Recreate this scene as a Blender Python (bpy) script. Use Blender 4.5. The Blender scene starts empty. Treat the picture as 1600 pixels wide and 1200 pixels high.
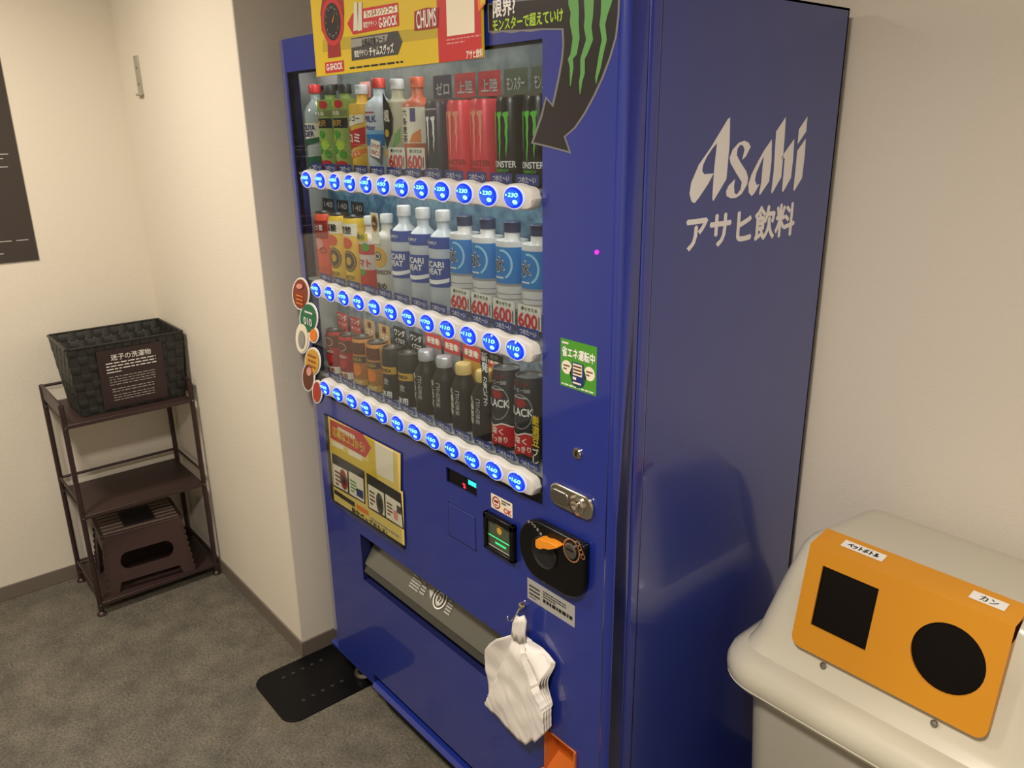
import bpy, bmesh, math, random
from mathutils import Vector, Matrix
from mathutils import noise as pnoise
from mathutils.geometry import tessellate_polygon
random.seed(7)
scene = bpy.context.scene
COL = scene.collection

# ---------------------------------------------------------------- camera
FPX = 1237.247
PITCH, ROLL, YAW = -0.3140058, 0.0128120, 0.8708963
CAM = Vector((1.99074, -0.920775, 1.623605))
ROT = (Matrix.Rotation(YAW, 3, 'Z') @ Matrix.Rotation(PITCH, 3, 'X') @ Matrix.Rotation(ROLL, 3, 'Y'))
cam = bpy.data.cameras.new('camera')
cam_o = bpy.data.objects.new('camera', cam); COL.objects.link(cam_o)
cam.sensor_fit = 'HORIZONTAL'; cam.sensor_width = 36.0
cam.lens = FPX * 36.0 / 1600.0; cam.clip_start = 0.02
right, fwd, up = ROT.col[0], ROT.col[1], ROT.col[2]
m4 = Matrix((right, up, -fwd)).transposed().to_4x4(); m4.translation = CAM
cam_o.matrix_world = m4
scene.camera = cam_o

def bp(u, v, axis, val):
    d = ROT @ Vector(((u - 800) / FPX, 1.0, -(v - 600) / FPX))
    k = 'xyz'.index(axis)
    return CAM + d * ((val - CAM[k]) / d[k])
def F(u, v, y=0.0):
    p = bp(u, v, 'y', y); return (p.x, p.z)

# ---------------------------------------------------------------- light
world = bpy.data.worlds.new('world'); scene.world = world; world.use_nodes = True
world.node_tree.nodes['Background'].inputs[0].default_value = (1.0, 0.86, 0.70, 1)
world.node_tree.nodes['Background'].inputs[1].default_value = 0.05
def area(name, loc, sx, sy, power, col, spread=165):
    l = bpy.data.lights.new(name, 'AREA'); l.shape = 'RECTANGLE'; l.size = sx; l.size_y = sy
    l.energy = power; l.color = col; l.spread = math.radians(spread)
    o = bpy.data.objects.new(name, l); COL.objects.link(o); o.location = loc
    return o
area('ceiling_lamp_light', (-0.30, -1.00, 2.40), 0.25, 0.25, 17.5, (1.0, 0.885, 0.73))
area('ceiling_lamp_light', (1.75, -1.10, 2.40), 0.25, 0.25, 28.5, (1.0, 0.89, 0.78))
for _z, _e in ((1.782, .7), (1.512, .5), (1.241, .55)):     # weak unseen fill lights, added to brighten each display row
    area('display_fill_light', (.52, .030, _z), .86, .015, _e, (1.0, .95, .88), 170)
scene.view_settings.view_transform = 'Standard'
scene.view_settings.look = 'None'
scene.view_settings.gamma = 1.0
scene.view_settings.use_curve_mapping = False
scene.view_settings.exposure = 0.55

# ---------------------------------------------------------------- materials
def lin(c):
    return tuple(((x / 255) / 12.92 if x / 255 <= 0.04045 else ((x / 255 + 0.055) / 1.055) ** 2.4) for x in c)
MATS = {}
def mat(name, rgb, rough=0.5, metal=0.0, emit=0.0, spec=0.5, noise=None, bump=None, coat=0.0, trans=0.0, alpha=1.0):
    """noise=(scale, rgb2, detail) mixes a second colour; bump=(scale, strength)"""
    if name in MATS: return MATS[name]
    m = bpy.data.materials.new(name); m.use_nodes = True
    nt = m.node_tree; b = nt.nodes['Principled BSDF']
    c = (*lin(rgb), 1)
    b.inputs['Base Color'].default_value = c
    b.inputs['Roughness'].default_value = rough
    b.inputs['Metallic'].default_value = metal
    b.inputs['Specular IOR Level'].default_value = spec
    b.inputs['Coat Weight'].default_value = coat
    b.inputs['Coat Roughness'].default_value = 0.06
    b.inputs['Transmission Weight'].default_value = trans
    b.inputs['Alpha'].default_value = alpha
    if emit:
        b.inputs['Emission Color'].default_value = c
        b.inputs['Emission Strength'].default_value = emit
    if noise or bump:
        tc = nt.nodes.new('ShaderNodeTexCoord')
    if noise:
        n = nt.nodes.new('ShaderNodeTexNoise'); n.inputs['Scale'].default_value = noise[0]
        n.inputs['Detail'].default_value = noise[2]; n.inputs['Roughness'].default_value = 0.65
        nt.links.new(tc.outputs['Object'], n.inputs['Vector'])
        r = nt.nodes.new('ShaderNodeValToRGB')
        r.color_ramp.elements[0].position = 0.38; r.color_ramp.elements[1].position = 0.62
        r.color_ramp.elements[0].color = c; r.color_ramp.elements[1].color = (*lin(noise[1]), 1)
        nt.links.new(n.outputs['Fac'], r.inputs[0]); nt.links.new(r.outputs[0], b.inputs['Base Color'])
    if bump:
        n2 = nt.nodes.new('ShaderNodeTexNoise'); n2.inputs['Scale'].default_value = bump[0]; n2.inputs['Detail'].default_value = 4
        nt.links.new(tc.outputs['Object'], n2.inputs['Vector'])
        bm_ = nt.nodes.new('ShaderNodeBump'); bm_.inputs['Strength'].default_value = bump[1]; bm_.inputs['Distance'].default_value = 0.002
        nt.links.new(n2.outputs['Fac'], bm_.inputs['Height']); nt.links.new(bm_.outputs[0], b.inputs['Normal'])
    MATS[name] = m
    return m

def glass_mat(name, tint, refl_rough=0.03, ior=1.45, face=0.0):
    m = bpy.data.materials.new(name); m.use_nodes = True; nt = m.node_tree
    for n in list(nt.nodes): nt.nodes.remove(n)
    out = nt.nodes.new('ShaderNodeOutputMaterial'); mix = nt.nodes.new('ShaderNodeMixShader')
    tr = nt.nodes.new('ShaderNodeBsdfTransparent'); gl = nt.nodes.new('ShaderNodeBsdfGlossy'); fr = nt.nodes.new('ShaderNodeMath'); lw = nt.nodes.new('ShaderNodeLayerWeight'); pw = nt.nodes.new('ShaderNodeMath')
    tr.inputs[0].default_value = (*lin(tint), 1); gl.inputs['Roughness'].default_value = refl_rough
    f0 = ((ior - 1) / (ior + 1)) ** 2        # Schlick reflectance, the same for either side of the thin sheet
    lw.inputs[0].default_value = 0.5; pw.operation = 'POWER'; pw.inputs[1].default_value = 5.0
    nt.links.new(lw.outputs['Facing'], pw.inputs[0]); nt.links.new(pw.outputs[0], fr.inputs[0])
    fr.operation = 'MULTIPLY_ADD'; fr.inputs[1].default_value = 1 - f0; fr.inputs[2].default_value = f0
    nt.links.new(fr.outputs[0], mix.inputs[0]); nt.links.new(tr.outputs[0], mix.inputs[1]); nt.links.new(gl.outputs[0], mix.inputs[2])
    nt.links.new(mix.outputs[0], out.inputs[0]); MATS[name] = m
    return m

def floor_mat():
    m = bpy.data.materials.new('floor_vinyl'); m.use_nodes = True; nt = m.node_tree; b = nt.nodes['Principled BSDF']
    tc = nt.nodes.new('ShaderNodeTexCoord')
    def noise(scale, detail, rough=0.6):
        n = nt.nodes.new('ShaderNodeTexNoise'); n.inputs['Scale'].default_value = scale
        n.inputs['Detail'].default_value = detail; n.inputs['Roughness'].default_value = rough
        nt.links.new(tc.outputs['Object'], n.inputs['Vector']); return n
    def ramp(src, stops):
        r = nt.nodes.new('ShaderNodeValToRGB'); e = r.color_ramp.elements
        e[0].position, e[0].color = stops[0][0], (*lin(stops[0][1]), 1)
        e[1].position, e[1].color = stops[1][0], (*lin(stops[1][1]), 1)
        for p, c in stops[2:]:
            k = e.new(p); k.color = (*lin(c), 1)
        nt.links.new(src.outputs['Fac'], r.inputs[0]); return r
    big = ramp(noise(9, 8, 0.7), [(0.35, (99, 96, 87)), (0.65, (134, 128, 114))])
    fine = ramp(noise(140, 5, 0.75), [(0.36, (92, 92, 92)), (0.64, (255, 255, 255))])
    mul = nt.nodes.new('ShaderNodeMixRGB'); mul.blend_type = 'MULTIPLY'; mul.inputs[0].default_value = 0.75
    nt.links.new(big.outputs[0], mul.inputs[1]); nt.links.new(fine.outputs[0], mul.inputs[2])
    st = ramp(noise(2.6, 3, 0.5), [(0.54, (0, 0, 0)), (0.72, (150, 150, 150))])
    mx = nt.nodes.new('ShaderNodeMixRGB'); mx.inputs[2].default_value = (*lin((122, 106, 72)), 1)
    nt.links.new(st.outputs[0], mx.inputs[0]); nt.links.new(mul.outputs[0], mx.inputs[1])
    nt.links.new(mx.outputs[0], b.inputs['Base Color'])
    b.inputs['Roughness'].default_value = 0.62
    bu = nt.nodes.new('ShaderNodeBump'); bu.inputs['Strength'].default_value = 0.25; bu.inputs['Distance'].default_value = 0.002
    nt.links.new(fine.outputs[0], bu.inputs['Height']); nt.links.new(bu.outputs[0], b.inputs['Normal'])
    return m

WALL = mat('wallpaper', (226, 219, 205), 0.85, bump=(150, 0.35), spec=0.25)
CEIL = mat('ceiling_paint', (225, 220, 210), 0.9)
BASEB = mat('baseboard_vinyl', (112, 103, 94), 0.5)
FLOOR = floor_mat()
BLUE = mat('blue_enamel', (26, 45, 137), 0.34, coat=1.0)
BLUE_SIDE = mat('blue_side_enamel', (38, 54, 136), 0.30, spec=0.5, coat=0.9)
BLUE_DK = mat('dark_blue_plastic', (20, 28, 80), 0.45)
BLACK = mat('black_plastic', (9, 9, 11), 0.22, spec=0.3)
MATBLACK = mat('matte_black', (16, 16, 18), 0.75)
DARKIN = mat('dark_interior', (26, 28, 34), 0.8)
WHITE = mat('white_print', (238, 236, 230), 0.6)
CREAM = mat('cream_print', (236, 228, 205), 0.6)
GREYIN = mat('grey_liner', (150, 152, 148), 0.55)
CHROME = mat('chrome', (205, 200, 190), 0.16, 1.0)
STEEL = mat('brushed_steel', (150, 148, 144), 0.35, 1.0)
INK = mat('black_print', (22, 22, 24), 0.55)
RED = mat('red_print', (194, 40, 46), 0.5)
DKRED = mat('dark_red_print', (150, 34, 38), 0.5)
YELLOW = mat('yellow_print', (216, 186, 38), 0.5)
GOLD = mat('gold_print', (206, 160, 62), 0.45)
ORANGE = mat('orange_print', (230, 126, 40), 0.5)
GREEN = mat('green_print', (74, 150, 44), 0.5)
DKGREEN = mat('dark_green_print', (22, 92, 62), 0.5)
LIME = mat('lime_print', (170, 204, 60), 0.5)
CLAWG = mat('claw_green_print', (96, 196, 62), 0.5)
LBLUE = mat('light_blue_print', (38, 122, 190), 0.45)
NAVY = mat('navy_print', (34, 44, 118), 0.5)
PBLUE = mat('royal_blue_print', (36, 70, 150), 0.45)
BROWN = mat('brown_print', (98, 52, 34), 0.5)
PINK = mat('pink_print', (222, 150, 140), 0.55)
GREYP = mat('grey_print', (150, 148, 144), 0.5)
DGREY = mat('dark_grey_print', (64, 64, 66), 0.5)
GLASS = glass_mat('window_glass', (238, 242, 244), 0.02, 1.45)
PET = glass_mat('clear_plastic', (247, 249, 249), 0.08, 1.5)
SMOKE = glass_mat('smoked_flap', (150, 150, 146), 0.12, 1.5)

# ---------------------------------------------------------------- helpers
def link(o, parent=None):
    COL.objects.link(o)
    if parent is not None: o.parent = parent
    return o
def tag(o, label=None, cat=None, group=None, kind=None):
    if label: o['label'] = label
    if cat: o['category'] = cat
    if group: o['group'] = group
    if kind: o['kind'] = kind
    return o
def thing(name, label, cat, loc=(0, 0, 0), rz=0.0, group=None):
    o = bpy.data.objects.new(name, None); o.empty_display_size = 0.05
    link(o); o.location = loc; o.rotation_euler = (0, 0, rz)
    return tag(o, label, cat, group)

class MB:
    def __init__(s): s.v = []; s.f = []; s.m = []; s.mats = []
    def mi(s, m):
        if m not in s.mats: s.mats.append(m)
        return s.mats.index(m)
    def add(s, verts, faces, m):
        k = len(s.v); s.v += [tuple(p) for p in verts]; i = s.mi(m)
        for f in faces: s.f.append(tuple(a + k for a in f)); s.m.append(i)
    def box(s, x0, x1, y0, y1, z0, z1, m):
        v = [(x, y, z) for x in (x0, x1) for y in (y0, y1) for z in (z0, z1)]
        s.add(v, [(0, 1, 3, 2), (4, 6, 7, 5), (0, 4, 5, 1), (2, 3, 7, 6), (0, 2, 6, 4), (1, 5, 7, 3)], m); return s
    def hexa(s, b, t, m):           # bottom 4 + top 4 points, ccw from above
        s.add(list(b) + list(t), [(3, 2, 1, 0), (4, 5, 6, 7), (0, 1, 5, 4), (1, 2, 6, 5), (2, 3, 7, 6), (3, 0, 4, 7)], m); return s
    def cyl(s, p0, p1, r0, m, r1=None, n=16, cap=True):
        p0, p1 = Vector(p0), Vector(p1); r1 = r0 if r1 is None else r1
        d = (p1 - p0).normalized(); a = d.orthogonal().normalized(); b = d.cross(a)
        ring = lambda p, r: [p + (a * math.cos(t) + b * math.sin(t)) * r for t in [2 * math.pi * i / n for i in range(n)]]
        f = [(i, (i + 1) % n, n + (i + 1) % n, n + i) for i in range(n)]
        if cap: f += [tuple(range(n - 1, -1, -1)), tuple(range(n, 2 * n))]
        s.add(ring(p0, r0) + ring(p1, r1), f, m); return s
    def tube(s, pts, r, m, n=8):
        pts = [Vector(p) for p in pts]; rings = []
        prev = None
        for i, p in enumerate(pts):
            d = (pts[min(i + 1, len(pts) - 1)] - pts[max(i - 1, 0)]).normalized()
            a = (prev - d * prev.dot(d)).normalized() if prev else d.orthogonal().normalized()
            prev = a; b = d.cross(a)
            rings.append([p + (a * math.cos(t) + b * math.sin(t)) * r for t in [2 * math.pi * k / n for k in range(n)]])
        f = []
        for i in range(len(pts) - 1):
            for k in range(n): f.append((i * n + k, i * n + (k + 1) % n, (i + 1) * n + (k + 1) % n, (i + 1) * n + k))
        f += [tuple(range(n - 1, -1, -1)), tuple(range((len(pts) - 1) * n, len(pts) * n))]
        s.add([q for r_ in rings for q in r_], f, m); return s
    def lathe(s, prof, m, c=(0, 0, 0), n=24, m_at=None):
        k = len(prof); v = []
        for r, z in prof:
            for i in range(n):
                t = 2 * math.pi * i / n; v.append((c[0] + r * math.cos(t), c[1] + r * math.sin(t), c[2] + z))
        for j in range(k - 1):
            mm = m_at(0.5 * (prof[j][1] + prof[j + 1][1])) if m_at else m
            vv = v[j * n:(j + 2) * n]
            s.add(vv, [(i, (i + 1) % n, n + (i + 1) % n, n + i) for i in range(n)], mm)
        return s
    def prism(s, poly, fn, d0, d1, m):   # poly 2D list, fn(a,b,d)->3D ; closed outline extruded d0..d1
        n = len(poly)
        v = [fn(a, b, d0) for a, b in poly] + [fn(a, b, d1) for a, b in poly]
        f = [tuple(range(n)), tuple(range(2 * n - 1, n - 1, -1))]
        f += [(i, n + i, n + (i + 1) % n, (i + 1) % n) for i in range(n)]
        s.add(v, f, m); return s
    def grid(s, rows, m):
        nr, nc = len(rows), len(rows[0])
        s.add([p for r in rows for p in r], [(i * nc + j, i * nc + j + 1, (i + 1) * nc + j + 1, (i + 1) * nc + j) for i in range(nr - 1) for j in range(nc - 1)], m); return s
    def build(s, name, parent=None, smooth=False, bevel=0.0, seg=2, weld=False, solid=0.0, loc=None):
        me = bpy.data.meshes.new(name); me.from_pydata(s.v, [], s.f)
        for m in s.mats: me.materials.append(m)
        me.polygons.foreach_set('material_index', s.m)
        bm = bmesh.new(); bm.from_mesh(me)
        if weld: bmesh.ops.remove_doubles(bm, verts=bm.verts, dist=1e-5)
        bmesh.ops.recalc_face_normals(bm, faces=bm.faces)
        bm.to_mesh(me); bm.free()
        if smooth:
            me.polygons.foreach_set('use_smooth', [True] * len(me.polygons))
            me.set_sharp_from_angle(angle=math.radians(38))
        o = bpy.data.objects.new(name, me); link(o, parent)
        if loc: o.location = loc
        if solid:
            q = o.modifiers.new('solid', 'SOLIDIFY'); q.thickness = solid; q.offset = 0
        if bevel:
            b = o.modifiers.new('bevel', 'BEVEL'); b.width = bevel; b.segments = seg; b.limit_method = 'ANGLE'; b.angle_limit = math.radians(40)
            b.harden_normals = False
            me.polygons.foreach_set('use_smooth', [True] * len(me.polygons)); me.set_sharp_from_angle(angle=math.radians(50))
        return o

TXT = {}
def text_mesh(s, bold):
    key = (s, bold)
    if key in TXT: return TXT[key]
    cu = bpy.data.curves.new('tmp', 'FONT'); cu.body = s; cu.resolution_u = 3; cu.space_line = 0.9
    o = bpy.data.objects.new('tmp', cu); COL.objects.link(o)
    dg = bpy.context.evaluated_depsgraph_get(); ev = o.evaluated_get(dg); me = ev.to_mesh()
    vs = [(v.co.x, v.co.y) for v in me.vertices]; fs = [tuple(p.vertices) for p in me.polygons]
    ev.to_mesh_clear(); bpy.data.objects.remove(o); bpy.data.curves.remove(cu)
    x0 = min(v[0] for v in vs); x1 = max(v[0] for v in vs); y0 = min(v[1] for v in vs); y1 = max(v[1] for v in vs)
    w, h = max(x1 - x0, 1e-6), max(y1 - y0, 1e-6)
    TXT[key] = ([((a - x0) / w, (b - y0) / h) for a, b in vs], fs, w / h)
    return TXT[key]

LAY = 0.00035
class Pr(MB):
    """flat print on a sheet: fn(u, v, lift) -> 3D"""
    def __init__(s, fn, curved=0): super().__init__(); s.fn = fn; s.curved = curved
    def rect(s, u0, v0, u1, v1, m, l=1, n=1):
        us = [u0 + (u1 - u0) * i / n for i in range(n + 1)]
        s.add([s.fn(u, v, l * LAY) for v in (v0, v1) for u in us], [(i, i + 1, n + 2 + i, n + 1 + i) for i in range(n)], m); return s
    def poly(s, pts, m, l=1):
        tri = tessellate_polygon([[Vector((a, b, 0)) for a, b in pts]])
        P_ = [tuple(q) for q in pts]; T = [tuple(t) for t in tri]
        if s.curved:
            done = []
            while T:
                t = T.pop(); e = [(abs(P_[t[i]][0] - P_[t[(i + 1) % 3]][0]), i) for i in range(3)]; w, i = max(e)
                if w < s.curved: done.append(t); continue
                a, b, c = t[i], t[(i + 1) % 3], t[(i + 2) % 3]
                P_.append(((P_[a][0] + P_[b][0]) / 2, (P_[a][1] + P_[b][1]) / 2)); k = len(P_) - 1
                T += [(a, k, c), (k, b, c)]
            T = done
        s.add([s.fn(a, b, l * LAY) for a, b in P_], T, m); return s
    def ell(s, cu, cv, ru, rv, m, l=1, n=24):
        return s.poly([(cu + ru * math.cos(2 * math.pi * i / n), cv + rv * math.sin(2 * math.pi * i / n)) for i in range(n)], m, l)
    def ring(s, cu, cv, ru, rv, w, m, l=1, n=28, a0=0, a1=2 * math.pi):
        o = [(math.cos(a0 + (a1 - a0) * i / n), math.sin(a0 + (a1 - a0) * i / n)) for i in range(n + 1)]
        v = [s.fn(cu + ru * a, cv + rv * b, l * LAY) for a, b in o] + [s.fn(cu + (ru - w) * a, cv + (rv - w) * b, l * LAY) for a, b in o]
        s.add(v, [(i, i + 1, n + 2 + i, n + 1 + i) for i in range(n)], m); return s
    def text(s, t, cu, cv, w, h, m, l=2, bold=0.012, rot=0.0, shear=0.0):
        vs, fs, asp = text_mesh(t, 0)
        if w is None: w = h * asp
        if h is None: h = w / asp
        c, sn = math.cos(rot), math.sin(rot); out = []
        d = max(0.0, bold) * min(h if h > 0 else -h, w) * 1.5
        for kk, (du, dv) in enumerate(((0, 0),) if d < 2e-5 else ((-d, 0), (d, 0), (0, d), (0, -d))):
            out = []
            for a, b in vs:
                x, y = (a - 0.5) * w + shear * (b - 0.5) * h + du, (b - 0.5) * h + dv
                out.append(s.fn(cu + x * c - y * sn, cv + x * sn + y * c, l * LAY + kk * 0.00006))
            s.add(out, fs, m)
        return s
    def vtext(s, t, cu, vtop, size, m, l=2, bold=0.015, step=1.12):
        for i, ch in enumerate(t):
            if ch != ' ': s.text(ch, cu, vtop - size * (0.5 + i * step), size, size, m, l, bold)
        return s
    def lines(s, u0, v0, u1, v1, n, m, l=2, fill=0.5, seed=1):
        r = random.Random(seed); dv = (v1 - v0) / n
        for i in range(n):
            vb = v1 - (i + 0.5) * dv; u = u0; end = u1 if i < n - 1 or n == 1 else u0 + (u1 - u0) * 0.55
            while u < end:
                w = (u1 - u0) * r.uniform(0.05, 0.14); s.rect(u, vb - dv * fill / 2, min(u + w, end), vb + dv * fill / 2, m, l); u += w + (u1 - u0) * 0.025
        return s

def front_sheet(y):  return lambda u, v, l: (u, y - l, v)      # faces -y
def side_sheet(x):   return lambda u, v, l: (x + l, u, v)      # faces +x
def cyl_sheet(r):
    return lambda u, v, l: ((r + l) * math.sin(u / r), -(r + l) * math.cos(u / r), v)

def rrect(x0, x1, z0, z1, r, n=5, corners=(1, 1, 1, 1)):       # BL BR TR TL
    out = []
    for (cx, cz, a, on) in ((x0, z0, math.pi, corners[0]), (x1, z0, 1.5 * math.pi, corners[1]), (x1, z1, 0, corners[2]), (x0, z1, .5 * math.pi, corners[3])):
        rr = r if on is True or on == 1 else (on if on else 0)
        if rr <= 0: out.append((cx, cz)); continue
        ox = cx + rr if cx == x0 else cx - rr; oz = cz + rr if cz == z0 else cz - rr
        for i in range(n + 1):
            t = a + .5 * math.pi * i / n; out.append((ox + rr * math.cos(t), oz + rr * math.sin(t)))
    return out
XZ = lambda a, b, d: (a, d, b)

# ================================================================ room
W, D, H = 1.160, 0.625, 1.83
XL, XC, YC, YB, ZC = -1.135, -0.112, -0.047, 0.660, 2.42
XR, YF = 3.1, -2.9
def structure(name, mb, **k):
    o = mb.build(name, **k); o['kind'] = 'structure'; return o
structure('floor', MB().box(XL - .1, XR + .1, YF - .1, YB + .1, -.08, 0, FLOOR))
structure('ceiling', MB().box(XL - .1, XR + .1, YF - .1, YB + .1, ZC, ZC + .08, CEIL))
structure('wall_left', MB().box(XL - .1, XL, YF, YC, 0, ZC, WALL))
structure('wall_corner', MB().box(XL - .1, XC, YC, YB + .1, 0, ZC, WALL), bevel=.004)
structure('wall_back', MB().box(XC, XR, YB, YB + .1, 0, ZC, WALL))
structure('wall_right', MB().box(XR, XR + .1, YF, YB + .1, 0, ZC, WALL))
structure('wall_front', MB().box(XL - .1, XR + .1, YF - .1, YF, 0, ZC, WALL))
structure('baseboard_left', MB().box(XL, XL + .006, YF, YC - .006, 0, .056, BASEB), bevel=.002)
structure('baseboard_corner', MB().box(XL, XC + .006, YC - .006, YC, 0, .056, BASEB), bevel=.002)
structure('baseboard_alcove', MB().box(XC, XC + .006, YC, YB - .006, 0, .056, BASEB), bevel=.002)
structure('baseboard_back', MB().box(XC, XR, YB - .006, YB, 0, .056, BASEB), bevel=.002)

# ================================================================ vending machine
VM = thing('vending_machine', 'tall glossy blue drinks vending machine with three rows of lit blue buttons', 'vending machine', (0, 0, 0))
def part(mb, name, label=None, parent=VM, **k):
    o = mb.build(name, parent, **k)
    if label: o['label'] = label
    return o

# body shell: sides, back, top, bottom, so that the display space stays open
b = MB()
b.box(W - .006, W - .003, .083, D, .07, H - .002, BLUE_SIDE)
b.box(.003, .006, .06, D, .07, H - .002, BLUE_SIDE)
b.box(.003, W - .003, D - .004, D, .07, H - .002, BLUE_SIDE)
b.box(.003, W - .003, .06, D, H - .006, H - .002, BLUE_SIDE)
b.box(.003, W - .003, .06, D, .07, .08, BLUE_DK)
part(b, 'body')
part(MB().box(W - .030, W, .053, .083, .06, H, BLUE), 'body_front_frame', bevel=.007, seg=4)
part(MB().box(0, .03, .052, .083, .06, H, BLUE), 'body_front_frame', bevel=.004)
part(MB().box(.03, W - .03, .100, .104, .08, H - .01, DARKIN), 'inner_panel')

# door with openings
WX0, WX1, WZ0, WZ1 = .0625, .983, .937, 1.756
SX0, SX1, SZ0, SZ1 = .246, .862, .432, .575
DX0, DX1, DZ0, DZ1 = .668, .777, .878, .913
RX0, RX1, RZ0, RZ1 = .994, 1.084, .285, .424
holes = [(WX0, WX1, WZ0, WZ1, .03), (SX0, SX1, SZ0, SZ1, .03), (DX0, DX1, DZ0, DZ1, .006), (RX0, RX1, RZ0, RZ1, .004), (.262, W - .03, .100, .128, .03)]
XA, XB, ZA, ZB = .052, W - .014, .100, H
xs = sorted({XA, XB} | {h[0] for h in holes} | {h[1] for h in holes}); zs = sorted({ZA, ZB} | {h[2] for h in holes} | {h[3] for h in holes})
b = MB()
inh = lambda x, z: next((h for h in holes if h[0] < x < h[1] and h[2] < z < h[3]), None)
for i in range(len(xs) - 1):
    for j in range(len(zs) - 1):
        if not inh((xs[i] + xs[i + 1]) / 2, (zs[j] + zs[j + 1]) / 2):
            b.add([(xs[i], 0, zs[j]), (xs[i + 1], 0, zs[j]), (xs[i + 1], 0, zs[j + 1]), (xs[i], 0, zs[j + 1])], [(0, 1, 2, 3)], BLUE)
for x0, x1, z0, z1, d in holes:
    v = [(x0, 0, z0), (x1, 0, z0), (x1, 0, z1), (x0, 0, z1), (x0, d, z0), (x1, d, z0), (x1, d, z1), (x0, d, z1)]
    b.add(v, [(0, 1, 5, 4), (1, 2, 6, 5), (2, 3, 7, 6), (3, 0, 4, 7)], BLUE_DK)
prof_r = [(XB, 0)] + [(XB + .014 * math.sin(t), .014 - .014 * math.cos(t)) for t in [math.pi / 2 * i / 6 for i in range(1, 7)]] + [(W, .049), (W - .02, .049)]
prof_l = [(XA, 0), (.012, .010), (.003, .014), (0, .020), (0, .049), (.02, .049)]
for pr in (prof_r, prof_l):
    b.grid([[(x, y, z) for x, y in pr] for z in (ZA, ZB)], BLUE)
b.add([(0, .02, ZB), (.012, .01, ZB), (XA, 0, ZB), (XB, 0, ZB), (W, .014, ZB), (W, .05, ZB), (0, .05, ZB)], [(0, 1, 2, 3, 4, 5, 6)], BLUE)
b.add([(0, .02, ZA), (.012, .01, ZA), (XA, 0, ZA), (XB, 0, ZA), (W, .014, ZA), (W, .05, ZA), (0, .05, ZA)], [(0, 1, 2, 3, 4, 5, 6)], BLUE)
part(b, 'door', smooth=True, weld=True)
for x0 in (W - .02, .006): part(MB().box(x0, x0 + .014, .048, .054, .07, H - .004, MATBLACK), 'door_gasket')

# kick rail, black plinth and feet below the door
part(MB().prism([(-.002, .080), (-.009, .090), (.000, .101), (.030, .104), (.030, .078), (.004, .076)], lambda a, c, d: (d, a, c), .262, W - .03, BLUE), 'kick_rail', smooth=True)
part(MB().box(.0, .262, .001, .03, .085, .100, BLUE), 'kick_rail', bevel=.003)
part(MB().box(.26, W - .02, .035, .06, .0, .13, MATBLACK), 'plinth')
for fx, fy in ((.10, .055), (W - .08, .10), (.10, D - .08), (W - .08, D - .08)):
    part(MB().lathe([(0, .006), (.030, .006), (.032, .012), (.028, .022), (.012, .026), (.012, .085), (0, .085)], STEEL, (fx, fy, 0), 20), 'levelling_foot', smooth=True)

# display case
b = MB()
b.box(WX0 - .02, WX0 - .002, .005, .10, WZ0 - .02, WZ1 + .034, GREYIN)
b.box(WX1 + .002, WX1 + .02, .005, .10, WZ0 - .02, WZ1 + .034, GREYIN)
b.box(WX0 - .02, WX1 + .02, .005, .10, WZ1 + .034, WZ1 + .040, DARKIN)
b.box(WX0 - .02, WX1 + .02, .005, .10, WZ0 - .03, WZ0 - .01, DARKIN)
part(b, 'display_case')
part(MB().box(WX0, .17, .075, .09, 1.725, 1.752, GREYP), 'lamp_cover', bevel=.002)
part(MB().box(.105, .125, .062, .075, 1.716, 1.724, BLACK), 'lamp_cover', bevel=.002)
BACK = [mat('row_back_grey', (112, 118, 112), .6, noise=(14, (74, 84, 84), 4)),
        mat('row_back_blue', (54, 86, 118), .4, noise=(40, (96, 136, 150), 5), bump=(60, .6)),
        mat('row_back_silver', (150, 158, 160), .35, noise=(45, (92, 104, 112), 5), bump=(60, .7))]
SHZ = [1.522, 1.254, .996]
tops = [WZ1 + .034, 1.520, 1.250]
for k in range(3):
    part(MB().box(WX0 - .002, WX1 + .002, .0855, .0885, SHZ[k] - .004, tops[k] - .004, BACK[k]), 'back_board')
    part(MB().box(WX0 - .001, WX1 + .001, .006, .086, SHZ[k] - .006, SHZ[k], GREYIN), 'display_shelf')
part(MB().box(WX0 + .0005, WX1 - .0005, .0005, .0035, WZ0 + .0005, WZ1 - .0005, GLASS), 'window_glass', 'clear window over the drinks')
b = MB()
for x0, x1, z0, z1 in ((WX0, WX0 + .003, WZ0, WZ1), (WX0, WX1, WZ1 - .005, WZ1), (WX0, WX1, WZ0, WZ0 + .004)):
    b.box(x0, x1, .004, .012, z0, z1, BLACK)
part(b, 'window_seal')

# cold tags above each button row
TAGB = mat('tag_blue', (38, 48, 120), .5)
tp = Pr(front_sheet(0)); tp.rect(-.030, -.009, .030, .009, TAGB, 0); tp.text('つめた〜い', 0, 0, .046, .0105, WHITE, 1, .004)
tagproto = tp.build('cold_tag')
tagmesh = tagproto.data; bpy.data.objects.remove(tagproto)
BZ = [1.508, 1.237, .974]
BX = [.152 + .0705 * i for i in range(12)]
for k in range(3):
    for i in range(12):
        o = bpy.data.objects.new('cold_tag', tagmesh); link(o, VM); o.location = (BX[i] + .008, .0115 - .004, BZ[k] + .0285); o.rotation_euler = (0, 0, 0)

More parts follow.
